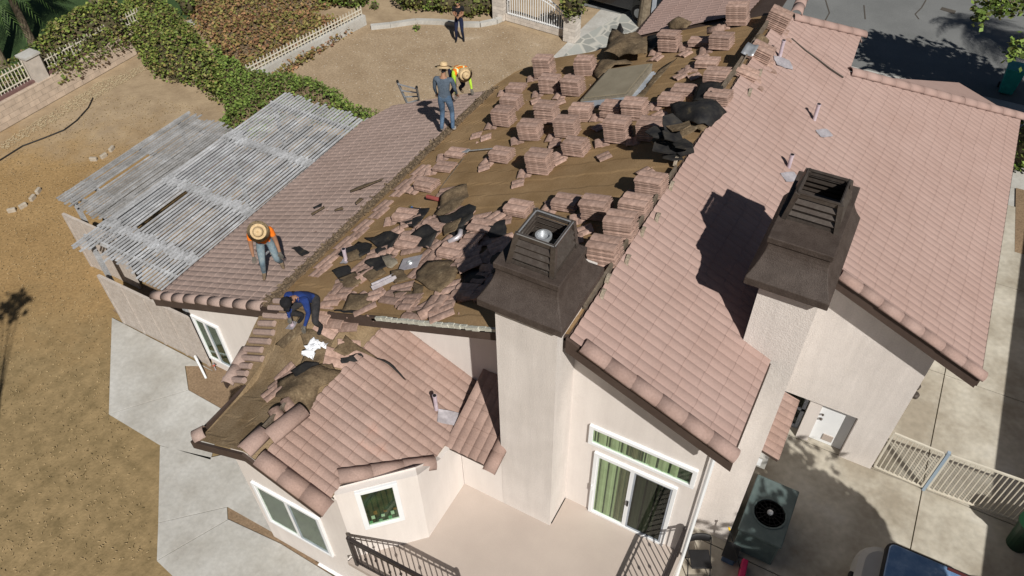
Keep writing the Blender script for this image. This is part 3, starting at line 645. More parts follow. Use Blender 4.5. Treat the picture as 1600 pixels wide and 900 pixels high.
# small tile canopy beside the far chimney
tilefield('canopy_tiles', (.12,9.0,2.72), (0,1,0), (1,0,-.3), 1.6, .48, [(.12,9.02),(.46,9.02),(.46,10.55),(.12,10.55)], M_bay)
MB().prism([(.12,9.02,2.66),(.44,9.02,2.56),(.44,10.55,2.56),(.12,10.55,2.66)], (0,0,.05)).build('canopy_board', M_fascia, house)
# security lights on the garage corner
p = gz(1428,650,2.2); lt = MB(); lp = Vector((2.45,12.2,2.35))
lt.lathe(lp+Vector((0,0,0)), [(.03,0),(.07,.02),(.08,.10),(.05,.14)], 12); lt.lathe(lp+Vector((.02,-.2,-.05)), [(.03,0),(.07,.02),(.08,.10),(.05,.14)], 12); lt.bar((2.38,12.1,2.38),(2.46,12.1,2.38),.1,.1)
lt.build('security_light', M_metalb, house)
# ---- railings with balusters
def railing(pts, z0=1.5, h=1.0, sp_=.125, knuckle=2):
    B = MB(); r = None
    for a, b_ in zip(pts, pts[1:]):
        a = Vector((*a, z0)); b_ = Vector((*b_, z0)); B.bar(a+Vector((0,0,h)), b_+Vector((0,0,h)), .055, .04); B.bar(a+Vector((0,0,.10)), b_+Vector((0,0,.10)), .035, .03); B.bar(a+Vector((0,0,h-.12)), b_+Vector((0,0,h-.12)), .025, .02)
    r = B.build('railing', M_rail, house)
    for a, b_ in zip(pts, pts[1:]):
        a = Vector((*a, z0)); b_ = Vector((*b_, z0)); L_ = (b_-a).length; n = int(L_/sp_); d = (b_-a)/L_
        k = 0
        for i in range(1, n):
            p = a+d*(i*L_/n); k += 1
            B = MB(); B.bar(p+Vector((0,0,.1)), p+Vector((0,0,h)), .015, .015)
            if i % knuckle == 0: B.lathe(p+Vector((0,0,.42 if (i//knuckle) % 2 else .62)), [(.009,0),(.028,.03),(.028,.05),(.009,.08)], 6)
            B.build('baluster', M_rail, r)
        for i in range(0, max(1, int(L_/1.5))+1):
            p = a+d*(i*L_/max(1, int(L_/1.5))); B = MB(); B.bar(p, p+Vector((0,0,h+.03)), .06, .06); B.lathe(p+Vector((0,0,h+.03)), [(.045,0),(.03,.03),(.01,.05)], 8); B.build('post', M_rail, r)
    return r
railing([(-.6,6.98),(-.6,4.08)])
railing([(-5.66,4.05),(-3.2,4.10)])
# ---- roof vents and skylight
def vent(u, v, lx, ly, hgt=.42, plate=(.35,.35), rot=0, col=None, lean=(0,0)):
    p = on(u, v, .08); nrm = Vector((SR if p.x > RX or (p.y < 7 and p.x > -7.2) else -SL, 0, 1)).normalized()
    B = MB(); q = p+Vector((lean[0], lean[1], hgt)); B.tube([p, q], .038, 10); B.tube([q-Vector((0,0,.03)), q+Vector((0,0,.005))], .043, 10)
    o = B.build('vent_pipe', col or M_pipe, house)
    MB().tube([q, q+Vector((0,0,.008))], .036, 10).build('pipe_opening', M_black, o)
    t1 = Vector((nrm.z,0,-nrm.x)); t2 = Vector((0,1,0))
    a = Vector((p.x+lx, p.y+ly, 0)); a.z = p.z-(a.x-p.x)*nrm.x/nrm.z+.03
    B = MB(); n = 8; vs = []
    for i in range(n+1):
        for j in range(n+1):
            s_ = (i/n-.5)*plate[0]; t_ = (j/n-.5)*plate[1]; c0, s0 = cos(rot), sin(rot); s2 = s_*c0-t_*s0; t2_ = s_*s0+t_*c0
            vs.append(a+t1*s2+t2*t2_+nrm*(.012*sin(t2_*18)+.01*random.random()))
    fs = [(i*(n+1)+j,(i+1)*(n+1)+j,(i+1)*(n+1)+j+1,i*(n+1)+j+1) for i in range(n) for j in range(n)]
    B.add(vs, fs); f_ = B.build('flashing', M_lead, o, smooth=True, fix=False); return o
vent(1218,90,.12,-.13,.40,(.42,.30),.6)
vent(1272,188,.28,-.22,.38,(.35,.2),.9)
vent(1232,262,.1,-.25,.30,(.35,.22),.9)
vent(682,640,.25,.0,.42,(.40,.26),.5)
def on_bay(u,v): return on(u,v)
vent(457,510,0,0,.3,(.2,.2))
vent(541,408,.0,.0,.32,(.2,.2))
sk = [on(905,160,.22), on(945,112,.22), on(1021,97,.22), on(986,140,.22)]
sx0, sx1, sy0, sy1 = -6.0, -4.93, 13.85, 15.35
def sp3(x, y, off): return Vector((x, y, zL(x)+off))
B = MB(); B.prism([sp3(sx0,sy0,0),sp3(sx1,sy0,0),sp3(sx1,sy1,0),sp3(sx0,sy1,0)], (0,0,.24)); skl = B.build('skylight', M_ply, house)
MB().prism([sp3(sx0+.05,sy0+.05,.245),sp3(sx1-.05,sy0+.05,.245),sp3(sx1-.05,sy1-.05,.245),sp3(sx0+.05,sy1-.05,.245)], (0,0,.03)).build('skylight_lid', mat('skylight_dusty', (.25,.215,.155), (.31,.27,.2), scale=2, rough=.6, fine=.06, bscale=40), skl)
B = MB()
for i in range(40):
    t = i/40; y = sy0+(sy1-sy0)*t; B.bar(sp3(sx1+.0,y,.03), sp3(sx1+random.uniform(.06,.15),y+.03,.02), .05, .012)
B.build('flashing', M_trimb, skl)
B = MB(); B.prism([sp3(sx0-.03,sy0-.04,.02),sp3(sx1+.03,sy0-.04,.02),sp3(sx1+.03,sy0-.04,.2),sp3(sx0-.03,sy0-.04,.2)], (0,.03,0)); B.build('flashing', M_trimb, skl)
# ================================================================ THINGS ON THE ROOF
def frame_at(p, rz=0, tilt=None):
    return Matrix.Translation(p) @ Matrix.Rotation(rz, 4, 'Z')
def tile_mesh(name='tile', L_=.43, W=.34, amp=.020, th=.021, humps=2, nseg=14, taper=0):
    B = MB(); vs = []; n = nseg
    for x in (-L_/2, L_/2):
        for s_ in (1, 0):
            for i in range(n+1):
                y = -W/2+W*i/n; h = amp*(abs(sin(pi*humps*i/n))**.8)
                vs.append((x, y, h+(th if s_ else 0)))
    q = n+1; fs = []
    for i in range(n):
        fs += [(i, i+1, 2*q+i+1, 2*q+i), (q+i, 3*q+i, 3*q+i+1, q+i+1), (i, q+i, q+i+1, i+1), (2*q+i, 2*q+i+1, 3*q+i+1, 3*q+i)]
    fs += [(0, 2*q, 3*q, q), (n, q+n, 3*q+n, 2*q+n)]
    B.add(vs, fs); me = B.mesh(name); me.materials.append(M_loose); return me
TM = tile_mesh(); TMB = tile_mesh('broken_tile', .26, .30); TMC = tile_mesh('chipped_tile', .38, .30)
def barrel_mesh():
    B = MB(); r = .12; K = 10; vs = []
    for x, rr in ((-.2, r), (.2, r*.88)):
        for th in (0, .016):
            for k in range(K+1): t = pi*k/K; vs.append((x, cos(t)*(rr-th), sin(t)*(rr-th)))
    q = K+1; fs = []
    for k in range(K): fs += [(k,k+1,2*q+k+1,2*q+k),(q+k,3*q+k,3*q+k+1,q+k+1),(k,q+k,q+k+1,k+1),(2*q+k,2*q+k+1,3*q+k+1,3*q+k)]
    fs += [(0,2*q,3*q,q),(K,q+K,3*q+K,2*q+K)]
    B.add(vs, fs); me = B.mesh('ridge_tile'); me.materials.append(M_loose)
    for p in me.polygons: p.use_smooth = True
    return me
BM = barrel_mesh()
def surf_rot(p, rz, extra=0.):
    """rotation laying an object on the slope at p, turned by rz"""
    e = .05; dx = (roofz(p.x+e, p.y)-roofz(p.x-e, p.y))/(2*e); dy = (roofz(p.x, p.y+e)-roofz(p.x, p.y-e))/(2*e)
    dx = max(-.7, min(.7, dx)); dy = max(-.5, min(.5, dy))
    n = Vector((-dx, -dy, 1)).normalized(); x = Vector((cos(rz), sin(rz), 0)); x = (x-n*x.dot(n)).normalized(); y = n.cross(x)
    return Matrix((x, y, n)).transposed().to_euler()
SN = 'stacks of removed roof tiles'
def stack(uv, n, label, rz=0., tilt=.2, lean=0.):
    """uv: pixel of the middle of the lower front edge"""
    p = on(*uv); p = Vector((p.x, p.y+.17, 0)); base = roofz(p.x, p.y)
    loc = Vector((p.x, p.y, base+.045))
    e = empty('tile_stack', loc, label, 'tile stack', SN)
    sl_ = -SR if p.x > RX else SL
    e.rotation_euler = (0, -math.atan(sl_*.5 if abs(tilt) else sl_), rz)
    drift = [0,0]
    for i in range(n):
        t = bpy.data.objects.new('tile', TM if random.random() > .04 else TMC); COL.objects.link(t); t.parent = e
        k_ = Vector((1.1,1.06,1)); t.scale = k_; drift[0] += random.gauss(0,.0025); drift[1] += random.gauss(0,.0025)
        t.location = (random.gauss(0,.004)+lean*i+drift[0], random.gauss(0,.005)+drift[1], i*.042)
        t.rotation_euler = (random.gauss(0,.006), random.gauss(0,.006), random.gauss(0,.014))
    s_ = bpy.data.objects.new('prop_tile', TMB); COL.objects.link(s_); s_.parent = e
    dn = -1 if sl_ > 0 else 1
    s_.location = (dn*.20, .05, -.045); s_.rotation_euler = (0, 0, random.uniform(-.3,.3)+.3)
    s_ = bpy.data.objects.new('prop_tile', TMB); COL.objects.link(s_); s_.parent = e
    s_.location = (dn*.32, -.13, -.075); s_.rotation_euler = (0, -dn*.12*-1, pi/2+.2+random.uniform(-.3,.3))
    return e
stacks = [
 ((1150,43),10,'tall stack left of the ridge top, beside the far intact tiles'),
 ((1206,51),9,'tall stack of tiles farthest up the ridge, beside the topmost vent pipe'),
 ((1043,84),9,'tall stack of tiles behind the skylight, left of the small capped stack'),
 ((1124,81),6,'stack of tiles with a barrel tile lying on top, left of the ridge board'),
 ((1090,76),3,'low stack of three tiles between two taller stacks behind the skylight'),
 ((1181,100),6,'stack of tiles straddling the ridge beside the shovel blade'),
 ((1101,109),3,'low stack of tiles right of the skylight corner, below the capped stack'),
 ((1116,142),7,'stack of tiles against the ridge above the folded tar paper'),
 ((1160,126),3,'low stack of tiles on the ridge just below the shovel handle'),
 ((1044,170),4,'low stack of tiles between the skylight and the large black tar paper'),
 ((1064,153),3,'low leaning stack right of the skylight, above the stack beside the tar paper'),
 ((1118,168),5,'stack of tiles half under the folded tar paper at the ridge'),
 ((848,124),11,'tallest stack at the upper left, above the edge of the yard'),
 ((911,121),9,'tall stack touching the left corner of the torn felt near the skylight'),
 ((857,149),8,'stack second in the column below the tallest upper left stack'),
 ((892,153),8,'stack just left of the lower corner of the skylight'),
 ((851,196),9,'stack at the left of the row below the skylight'),
 ((905,193),6,'stack second in the row below the skylight'),
 ((953,188),6,'stack pushed behind the broad stack below the skylight'),
 ((988,191),8,'broad stack below the skylight, second from the right in its row'),
 ((826,222),8,'stack in the second row below the skylight, leftmost'),
 ((883,218),8,'stack in the second row below the skylight, second from left'),
 ((962,227),10,'tall broad stack in the second row below the skylight'),
 ((1012,224),8,'stack at the right end of the second row, beside the black tar paper'),
 ((784,200),8,'outermost left stack near the man in the grey shirt'),
 ((796,175),6,'stack just above the outermost left stack'),
 ((802,147),3,'low spread pile of tiles at the upper left roof edge'),
 ((780,257),5,'stack standing alone lower left, beside the long handled tool'),
 ((708,249),2,'pair of tiles below the long handled tool'),
 ((690,271),2,'pair of tiles under the thin stick'),
 ((662,302),4,'low stack beside the red roll'),
 ((896,247),6,'stack alone in the middle of the bare felt, upper one'),
 ((840,275),9,'stack alone in the middle of the bare felt, lower left one'),
 ((880,333),4,'low stack just above the cap of the nearer chimney'),
 ((927,348),7,'stack right of the cap of the nearer chimney'),
 ((1013,312),7,'topmost of the four stacks along the ridge by the nearer chimney'),
 ((988,345),6,'second of the four stacks along the ridge'),
 ((965,383),9,'third and tallest of the four stacks along the ridge'),
 ((940,420),8,'lowest of the four stacks along the ridge, beside the brown shroud'),
 ((806,342),4,'low stack left of the cap of the nearer chimney'),
 ((748,372),4,'low stack in the debris left of the chimney shadow'),
 ((633,395),3,'low stack in the middle of the torn tar paper'),
 ((668,372),3,'low stack above the square flashing plate'),
 ((700,408),3,'low stack between two dusty tar sheets'),
 ((628,350),3,'low stack below the tile holding the water bottle'),
]
for uv, n, lb in stacks:
    stack(uv, n+(1 if n > 5 else 0), lb, rz=random.uniform(-.07,.07))
LM = [((641,411),'the square flashing plate'),((601,441),'the bent metal channel'),((714,378),'the pale bent pipe'),((680,312),'the red roll'),((641,322),'the water bottle'),((488,548),'the white plastic bag'),
      ((480,470),'the blue shirted man'),((680,432),'the large flat dusty sheet'),((705,325),'the curled dusty sheet'),((565,392),'the leftmost black sheet'),((598,380),'the crumpled black sheet'),((480,610),'the big curved sheet'),
      ((541,400),'the upper vent pipe'),((457,505),'the lower vent pipe'),((840,390),'the nearer chimney cap'),((570,540),'the dusty square sheet'),((560,478),'the dusty patch by the rake'),((740,435),'the sheet in the chimney shadow'),
      ((960,130),'the skylight'),((750,236),'the roof scraper'),((1090,185),'the large stiff black sheet'),((698,160),'the man in the grey shirt'),((975,75),'the big curled felt'),((1043,245),'the black slab heap'),((1120,100),'the ridge board'),((845,258),'the lone tall stack on bare felt'),((896,236),'the lone low stack on bare felt'),((848,110),'the tallest upper left stack'),((851,180),'the leftmost stack under the skylight'),((965,205),'the tall broad stack'),((1013,295),'the topmost stack by the near chimney'),((780,245),'the stack beside the scraper')]
USED = set()
def where(uv, noun):
    L_ = sorted(LM, key=lambda q: hypot(q[0][0]-uv[0], q[0][1]-uv[1]))
    def rel(q):
        dx, dy = uv[0]-q[0][0], uv[1]-q[0][1]
        if hypot(dx, dy) < 12: return 'touching '+q[1]
        return (('right of ' if dx > 0 else 'left of ') if abs(dx) > abs(dy)*1.1 else ('below ' if dy > 0 else 'above '))+q[1]
    for i in range(3):
        s_ = noun+' '+rel(L_[i])
        if s_ not in USED: USED.add(s_); return s_
    for i in range(5):
        for j in range(i+1, 6):
            s_ = noun+' '+rel(L_[i])+', '+rel(L_[j])
            if s_ not in USED and len(s_.split()) <= 16: USED.add(s_); return s_
    s_ = 'half buried '+noun+' '+rel(L_[0]); USED.add(s_)
    return s_
def loose(uv, rz, label, me=TM, grp=None, lift=.02, cat='roof tile', tiltx=0., name=None):
    p = on(*uv, lift); o = bpy.data.objects.new(name or ('loose_tile' if me is TM else me.name.split('.')[0]), me); COL.objects.link(o)
    o.location = p; o.rotation_euler = surf_rot(p, rz)
    if tiltx: o.rotation_euler[0] += tiltx
    return tag(o, label, cat, grp)
G1 = 'tiles set in a diagonal row along the stripped edge'
ORD = ['lowest','second','third','fourth','fifth','sixth','seventh']
for io, uv in enumerate(((509,411),(539,381),(567,354),(598,323),(631,290),(657,267))):
    loose(uv, pi/2-.12, ORD[io]+' upper tile counted up the diagonal row by the mortar strip', TM, G1)
    q = on(*uv, .03); o = bpy.data.objects.new('loose_tile', TM); COL.objects.link(o); o.location = q+Vector((.05,-.22,-.01)); o.rotation_euler = surf_rot(q, pi/2-.1); tag(o, ORD[io]+' under tile counted up the diagonal row by the mortar strip', 'roof tile', G1)
G2 = 'single tiles scattered among the torn tar paper'
for uv, rz in (((735,395),.3),((690,340),.2),((655,380),1.2),((612,372),.1),((725,412),.0),((717,352),.2),((655,425),1.5),((685,432),.8),((640,470),.2),((672,478),.9),((628,452),.4),((575,425),1.3),
               ((540,440),.5),((520,470),.2),((532,455),.1),((505,492),.1),((512,512),.0),((525,500),.2),((548,505),.3),((585,463),1.),((560,470),1.2),((745,440),.1),((733,455),.05),((750,455),.1),((760,430),1.3),((700,450),.4),((650,490),.0),((690,490),.7),((545,545),.6),((525,560),.4),((438,600),1.1),((428,612),1.2),((448,585),1.15),((780,390),.1),((770,375),.2),((590,395),.5),((665,350),1.2),((640,335),.3),((700,300),.2),((600,410),.2),((668,400),1.4),((570,480),.8)):
    loose(uv, rz, where(uv, 'loose roof tile'), TM, G2, lift=random.uniform(.02,.07))
rq = random.Random(77)
DP = [(560,400),(640,345),(700,310),(790,345),(795,400),(760,470),(640,480),(600,470),(600,500),(520,590),(480,580),(505,500),(520,430)]
def inside(x, y, P):
    c = False; j = len(P)-1
    for i in range(len(P)):
        if (P[i][1] > y) != (P[j][1] > y) and x < (P[j][0]-P[i][0])*(y-P[i][1])/(P[j][1]-P[i][1])+P[i][0]: c = not c
        j = i
    return c
nn = 0
while nn < 44:
    uv = (rq.uniform(515,795), rq.uniform(312,500))
    if not inside(*uv, DP) or (645 < uv[0] < 722 and 404 < uv[1] < 466) or (615 < uv[0] < 668 and 395 < uv[1] < 430): continue
    p_ = on(*uv); 
    if abs(p_.z-roofz(p_.x, p_.y)) > .12: continue
    nn += 1; me_ = TM if rq.random() < .5 else (TMB if rq.random() < .6 else BM)
    loose(uv, rq.choice((.1,.3,1.2,.7,1.5))+rq.uniform(-.2,.2), where(uv, {TM:'flat lying roof tile', TMB:'broken half tile', BM:'barrel ridge tile'}[me_]), me_, G2 if me_ is not BM else None, lift=rq.uniform(.03,.11) if me_ is not BM else .01, name='ridge_tile' if me_ is BM else None)
CB = MB()
for _ in range(900):
    uv = (rq.uniform(440,1120), rq.uniform(80,640)); p = on(*uv, .01)
    dense = inside(*uv, DP) or rq.random() < .16
    if p.x > -2.9 or p.z < 3 or abs(p.z-roofz(p.x,p.y)) > .12 or not dense or (p.x > -6.9 and p.y < 6.6): continue
    s_ = rq.uniform(.012,.05); q_ = [Vector((rq.uniform(-1,1),rq.uniform(-1,1),rq.uniform(0,.5)))*s_ for _ in range(4)]
    CB.add([p+k for k in q_], [(0,1,2),(0,2,3),(0,3,1),(1,3,2)])
tag(CB.build('tile_chips', M_loose), 'small chips and crumbs of tile strewn over the stripped felt', 'debris', kind='stuff')
G3 = 'small broken tiles standing on the bare felt'
for uv, rz in (((810,287),.4),((757,262),.5),((1008,270),.9),((875,160),.6),((838,158),.6),((935,200),.9),((868,225),.3),((872,252),.9),((944,245),.7),((1095,90),1.),((1070,85),1.),((1030,180),.8),((1025,92),1.2),((900,375),.5),((915,360),.6),((760,215),.5),((735,390),.3),((790,345),.4),((863,318),.6),((855,355),.3),((1062,120),.8),((745,212),.3),((1085,120),.6),((1070,112),.9)):
    loose(uv, rz, where(uv, 'broken tile piece'), TMB, G3, lift=.03)
for uv, rz, lb in (((573,432),-.7+pi/2+.3,'barrel ridge tile lying above the blue shirted man'),((673,488),.9,'barrel ridge tile near the stripped rake edge'),((1120,48),.1,'barrel ridge tile on top of the stack near the ridge board'),
                   ((437,655),-.35,'broad barrel tile at the near end of the bay ridge'),((455,640),-.4,'second barrel tile at the near end of the bay ridge, behind the first'),((612,130),.2,'weathered barrel tile at the upper left felt edge')):
    if uv == (612,130): continue
    loose(uv, rz, lb, BM, lift=.03 if uv != (1120,48) else .3, name='ridge_tile')
# ---------------------------------------------------------------- torn felt and tar paper sheets
def scrap(pts, label, m, lift=.05, wave=.03, grp=None, name='tar_paper', cat='tar paper', seed=0, th=.008):
    rnd = random.Random(seed+len(pts)*31+int(pts[0][0]))
    P = [Vector(on(u, v, lift*.3)) for u, v in pts]; c = sum(P, Vector())/len(P)
    mv = sum(q[1] for q in pts)/len(pts)
    # dense fan with edge subdivisions
    ring = []
    for i, p in enumerate(P):
        q = P[(i+1) % len(P)]; n = 4
        for k in range(n): 
            x = p.lerp(q, k/n); x = x+(Vector((rnd.uniform(-1,1), rnd.uniform(-1,1), 0))*.014 if k else Vector()); ring.append(x)
    vs = []; R = 4; ph = rnd.uniform(0,6); ph2 = rnd.uniform(0,6); dr = rnd.uniform(0,3.14)
    for r in range(R, 0, -1):
        for x in ring:
            p = c.lerp(x, r/R); s_ = (p-c).dot(Vector((cos(dr), sin(dr), 0)))
            lowb = mv >= 503; yy = min(p.y, 6.55) if lowb else (max(p.y, 6.62) if p.x < -2.9 and p.y > 6.2 else p.y)
            zz = roofz(p.x, yy) if roofz(p.x, yy) > 0 else p.z
            p = Vector((p.x, p.y, zz+lift*(.35+.65*(1-r/R*.8))+wave*(sin(s_*7+ph)+.6*sin((p.x-p.y)*9+ph2)+1.2)*(.5+.5*r/R)))
            vs.append(p)
    n = len(ring); fs = []
    for r in range(R-1):
        for i in range(n): fs.append((r*n+i, r*n+(i+1)%n, (r+1)*n+(i+1)%n, (r+1)*n+i))
    vs.append(sum(vs[-n:], Vector())/n); fs += [((R-1)*n+i, (R-1)*n+(i+1)%n, len(vs)-1) for i in range(n)]
    B = MB(); B.add(vs, fs); me = B.mesh(name); 
    o = link(name, me, None, [m]); md = o.modifiers.new('thickness', 'SOLIDIFY'); md.thickness = th; md.offset = 0
    for p in me.polygons: p.use_smooth = True
    return tag(o, label, cat, grp)
SC = [
 ([(575,405),(598,408),(606,425),(590,430),(572,420)],'black torn paper above the short channel and below the crumpled black sheet',M_blk,.10,.05),
 ([(610,425),(632,428),(640,442),(618,448)],'olive flap between the metal channel and the flashing plate',M_brn,.10,.04),
 ([(640,485),(672,480),(690,492),(655,498)],'dusty strip along the pale torn rake edge',M_brn,.05,.02),
 ([(498,575),(520,570),(530,590),(505,592)],'brown scrap beside the top end of the big curved sheet',M_brn,.12,.03),
 ([(455,585),(478,572),(500,570),(492,585),(468,598)],'dark fold of paper between the white bag and the big curved sheet',M_blk,.10,.04),
 ([(575,500),(600,492),(618,500),(606,512),(582,514)],'black sheet at the left end of the stripped rake',M_blk,.14,.04),
 ([(520,430),(545,420),(556,430),(535,445)],'dark paper beside the barrel tile above the blue shirted man',M_blk,.07,.05),
 ([(640,375),(668,362),(690,372),(672,392),(648,390)],'dull black paper bunched between loose tiles above the flashing plate',M_blk,.10,.07),
 ([(560,430),(590,412),(604,428),(580,445)],'olive dusty sheet lying above the bent metal channel',M_brn,.10,.03),
 ([(530,440),(556,428),(566,445),(540,458)],'dusty scrap between the blue shirted man and the bent metal channel',M_brn,.09,.03),
 ([(765,400),(792,392),(790,430),(768,436)],'black paper under the left side of the chimney shroud',M_blk,.12,.04),
 ([(700,360),(735,352),(742,370),(712,378)],'black paper just above the pale bent pipe',M_blk,.10,.05),
 ([(615,462),(645,458),(650,480),(620,484)],'dusty torn square near the stripped rake edge',M_brn,.07,.03),

 ([(435,598),(470,580),(535,585),(515,605),(500,612),(482,650),(470,648),(432,625)],'large curved dusty tar sheet draped over the near end of the bay ridge',M_brn,.16,.03),
 ([(468,520),(530,520),(510,560),(490,578),(468,575),(478,545)],'brown dusty sheet under the crumpled white bag',M_brn,.06,.02),
 ([(522,553),(540,525),(552,514),(580,510),(578,528),(560,552),(540,562)],'dusty square sheet at the top of the intact bay tiles',M_brn,.08,.03),
 ([(532,562),(552,558),(574,553),(560,568),(535,572)],'small black scrap hanging over the bay tiles',M_blk,.06,.02),
 ([(545,462),(585,460),(582,475),(560,487),(535,488)],'dusty patch of paper on the black sheet behind the blue shirted man',M_brn,.09,.02),
 ([(527,487),(562,487),(555,504),(526,503)],'black sheet between the dusty patch and the bay tiles',M_blk,.05,.02),
 ([(652,425),(668,410),(705,408),(720,418),(712,438),(688,460),(672,455),(650,440)],'large flat dusty sheet left of the chimney shroud',M_brn,.12,.02),
 ([(645,440),(662,448),(660,468),(645,470)],'dusty flap folded down below the large flat sheet',M_brn,.08,.02),
 ([(725,420),(760,422),(756,450),(722,445)],'black sheet in the chimney shadow',M_blk,.08,.02),
 ([(530,405),(560,378),(582,385),(580,402),(552,412)],'black torn sheet above the vest of loose tiles, leftmost of the black group',M_blk,.07,.05),
 ([(537,400),(560,393),(567,408),(545,413)],'small dusty square on the leftmost black sheet',M_brn,.17,.02),
 ([(570,375),(600,364),(625,372),(612,392),(600,405),(588,400),(590,388)],'black crumpled sheet in the middle of the debris',M_blk,.09,.06),
 ([(620,350),(640,332),(672,328),(662,345),(648,362),(638,358)],'dusty black sheet left of the red roll',M_blk,.1,.05),
 ([(680,340),(690,318),(705,302),(730,298),(733,310),(722,325),(705,342)],'large curled dusty sheet beyond the red roll',M_brn,.2,.06),
 ([(682,345),(700,330),(745,332),(740,350),(718,362),(695,360)],'crumpled black sheet below the large curled sheet',M_blk,.12,.07),
 ([(690,350),(722,348),(712,368),(695,372)],'stiff dusty scrap at the foot of the crumpled black sheet',M_brn,.12,.04),
 ([(590,405),(612,398),(622,412),(612,420),(592,415)],'grey green scrap in the debris above the flashing channel',M_ply,.08,.02),
 ([(682,390),(700,382),(726,397),(712,403)],'pale flat scrap below the white bent pipe',M_ply,.08,.02),
 ([(735,355),(758,345),(790,352),(792,372),(765,375)],'black sheet in the shadow left of the chimney cap',M_blk,.1,.05),
 ([(1045,172),(1060,165),(1135,180),(1110,205),(1090,203),(1050,190)],'large stiff black tar sheet propped on the stacks by the ridge',M_blk,.38,.03),
 ([(1050,190),(1105,206),(1098,212),(1050,205)],'narrow brown underside strip below the large stiff black sheet',M_brn,.15,.03),
 ([(1090,140),(1125,140),(1128,150),(1110,168),(1080,165)],'folded grey tar paper over the stack at the ridge',M_blk,.3,.05),
 ([(942,95),(948,75),(955,55),(985,62),(1010,65),(1010,92),(990,96),(960,92)],'big curled brown felt sheet behind the skylight',M_brn,.4,.06),
 ([(925,115),(940,98),(975,95),(990,100),(960,108),(935,125)],'torn brown felt lapping over the left corner of the skylight',M_brn,.14,.04),
 ([(1010,65),(1028,60),(1030,80),(1012,85)],'small black scrap between the curled felt and the tall stack',M_blk,.15,.05),
 ([(1040,45),(1055,38),(1080,42),(1072,50),(1045,52)],'dusty scrap lying on top of the stack behind the skylight',M_brn,.42,.03),
 ([(1168,70),(1180,62),(1200,72),(1195,82),(1175,78)],'round brown felt scrap beside the shovel blade',M_brn,.3,.03),
 ([(985,158),(1000,150),(1030,110),(1055,95),(1058,92),(1020,135),(1005,155)],'long strip of torn felt along the right side of the skylight',M_brn,.03,.015),
 ([(960,55),(968,42),(974,52),(972,58)],'upright pointed scrap of felt at the far roof edge',M_blk,.35,.02),
 ([(455,388),(468,385),(484,396),(472,402)],'small dark square of felt on the tiles beside the orange shirted man',M_blk,.04,.02),
 ([(547,298),(570,288),(600,279),(598,283),(565,297),(548,301)],'long brown splinter of felt on the low tiled slope',M_brn,.05,.02),
 ([(486,335),(507,323),(508,326),(488,338)],'short brown splinter on the low tiled slope, lower left one',M_brn,.05,.01),
 ([(490,325),(503,319),(503,322),(491,327)],'dark short splinter just above the lower left one',M_blk,.05,.01),
 ([(523,329),(536,325),(536,329),(524,332)],'short brown splinter left of the crumbled mortar strip',M_brn,.05,.01),
 ([(555,318),(562,311),(569,312),(558,321)],'brown chip of felt nearest the mortar strip',M_brn,.05,.01),
 ([(430,540),(455,520),(468,500),(485,495),(478,520),(445,550)],'crumbly felt rag along the left bay eave below the vent pipe',M_brn,.05,.03),
]
for i, (pts, lb, m, lf, wv) in enumerate(SC): scrap(pts, lb, m, lf, wv, seed=i*7)
# heap of broken slabs of black tar paper at the ridge
hp = on(1043,252)
for i in range(11):
    a = i*2.4; r = .12+.05*i if i < 7 else .25; c = hp+Vector((cos(a)*r*.8, sin(a)*r*.7+.1, .10+.055*(11-i)))
    B = MB(); n = 6; ring = [(random.uniform(.16,.3)*cos(k*2*pi/n+a), random.uniform(.13,.26)*sin(k*2*pi/n+a)) for k in range(n)]
    B.prism([(x, y, .03*sin(x*12)) for x, y in ring], (0,0,.022)); o = B.build('tar_slab', M_blk if i % 3 else M_brn)
    o.location = c; o.rotation_euler = (random.uniform(-.25,.25), random.uniform(-.3,.1), a)
    tag(o, 'stiff broken slab in the heap of black tar paper on the ridge', 'tar paper', 'slabs heaped on the ridge')
# ---------------------------------------------------------------- loose flashings, tools, rubbish
def place(B_, name, m, p, rot, label, cat, bevel=0, smooth=False):
    o = B_.build(name, m, smooth=smooth, bevel=bevel); o.location = p; o.rotation_euler = rot; return tag(o, label, cat)
p = on(641,411,.12); B = MB(); n = 16; vs = [(-.2,-.2,0),(.2,-.2,0),(.2,.2,0),(-.2,.2,0)]
ring = [(.06*cos(2*pi*k/n), .06*sin(2*pi*k/n), .0) for k in range(n)]
B.box((-.2,-.2,0),(.2,.2,.006)); 
o = place(B, 'flashing_plate', M_lead, p, surf_rot(p, .35), 'square grey flashing plate with a round collar lying in the debris', 'flashing')
B = MB(); B.lathe((0,0,.006), [(.065,0),(.05,.03),(.045,.03),(.04,.005)], 18); c_ = B.build('collar', M_galv, o); MB().lathe((0,0,.008), [(.039,0),(.039,.002)], 14).build('hole', M_black, o)
p = on(601,441,.1); B = MB(); B.box((-.24,-.1,0),(.24,.1,.008)); B.box((-.24,-.1,.008),(.24,-.09,.09)); B.box((-.24,.09,.008),(.24,.10,.04))
e_ = surf_rot(p, .75); place(B, 'flashing_channel', M_lead, p, e_, 'shiny bent metal flashing channel lying among the tiles', 'flashing')
p = on(714,378,.12); B = MB(); B.tube([(-.14,-.08,.05),(0,0,.09),(.05,.06,.12),(.04,.16,.16)], [.045,.05,.05,.045], 10); place(B, 'bent_pipe', M_lead, p, (0,0,.3), 'pale bent flue pipe in the debris near the chimney shadow', 'pipe', smooth=True)
p = on(680,312,.06); B = MB(); B.tube([(-.2,0,.03),(.2,.0,.03)], .045, 12); place(B, 'felt_roll', mat('red_paper', (.22,.05,.045), (.30,.08,.07), scale=8), p, (0,-.1,.0), 'short dark red roll lying below the low tile stack', 'roll')
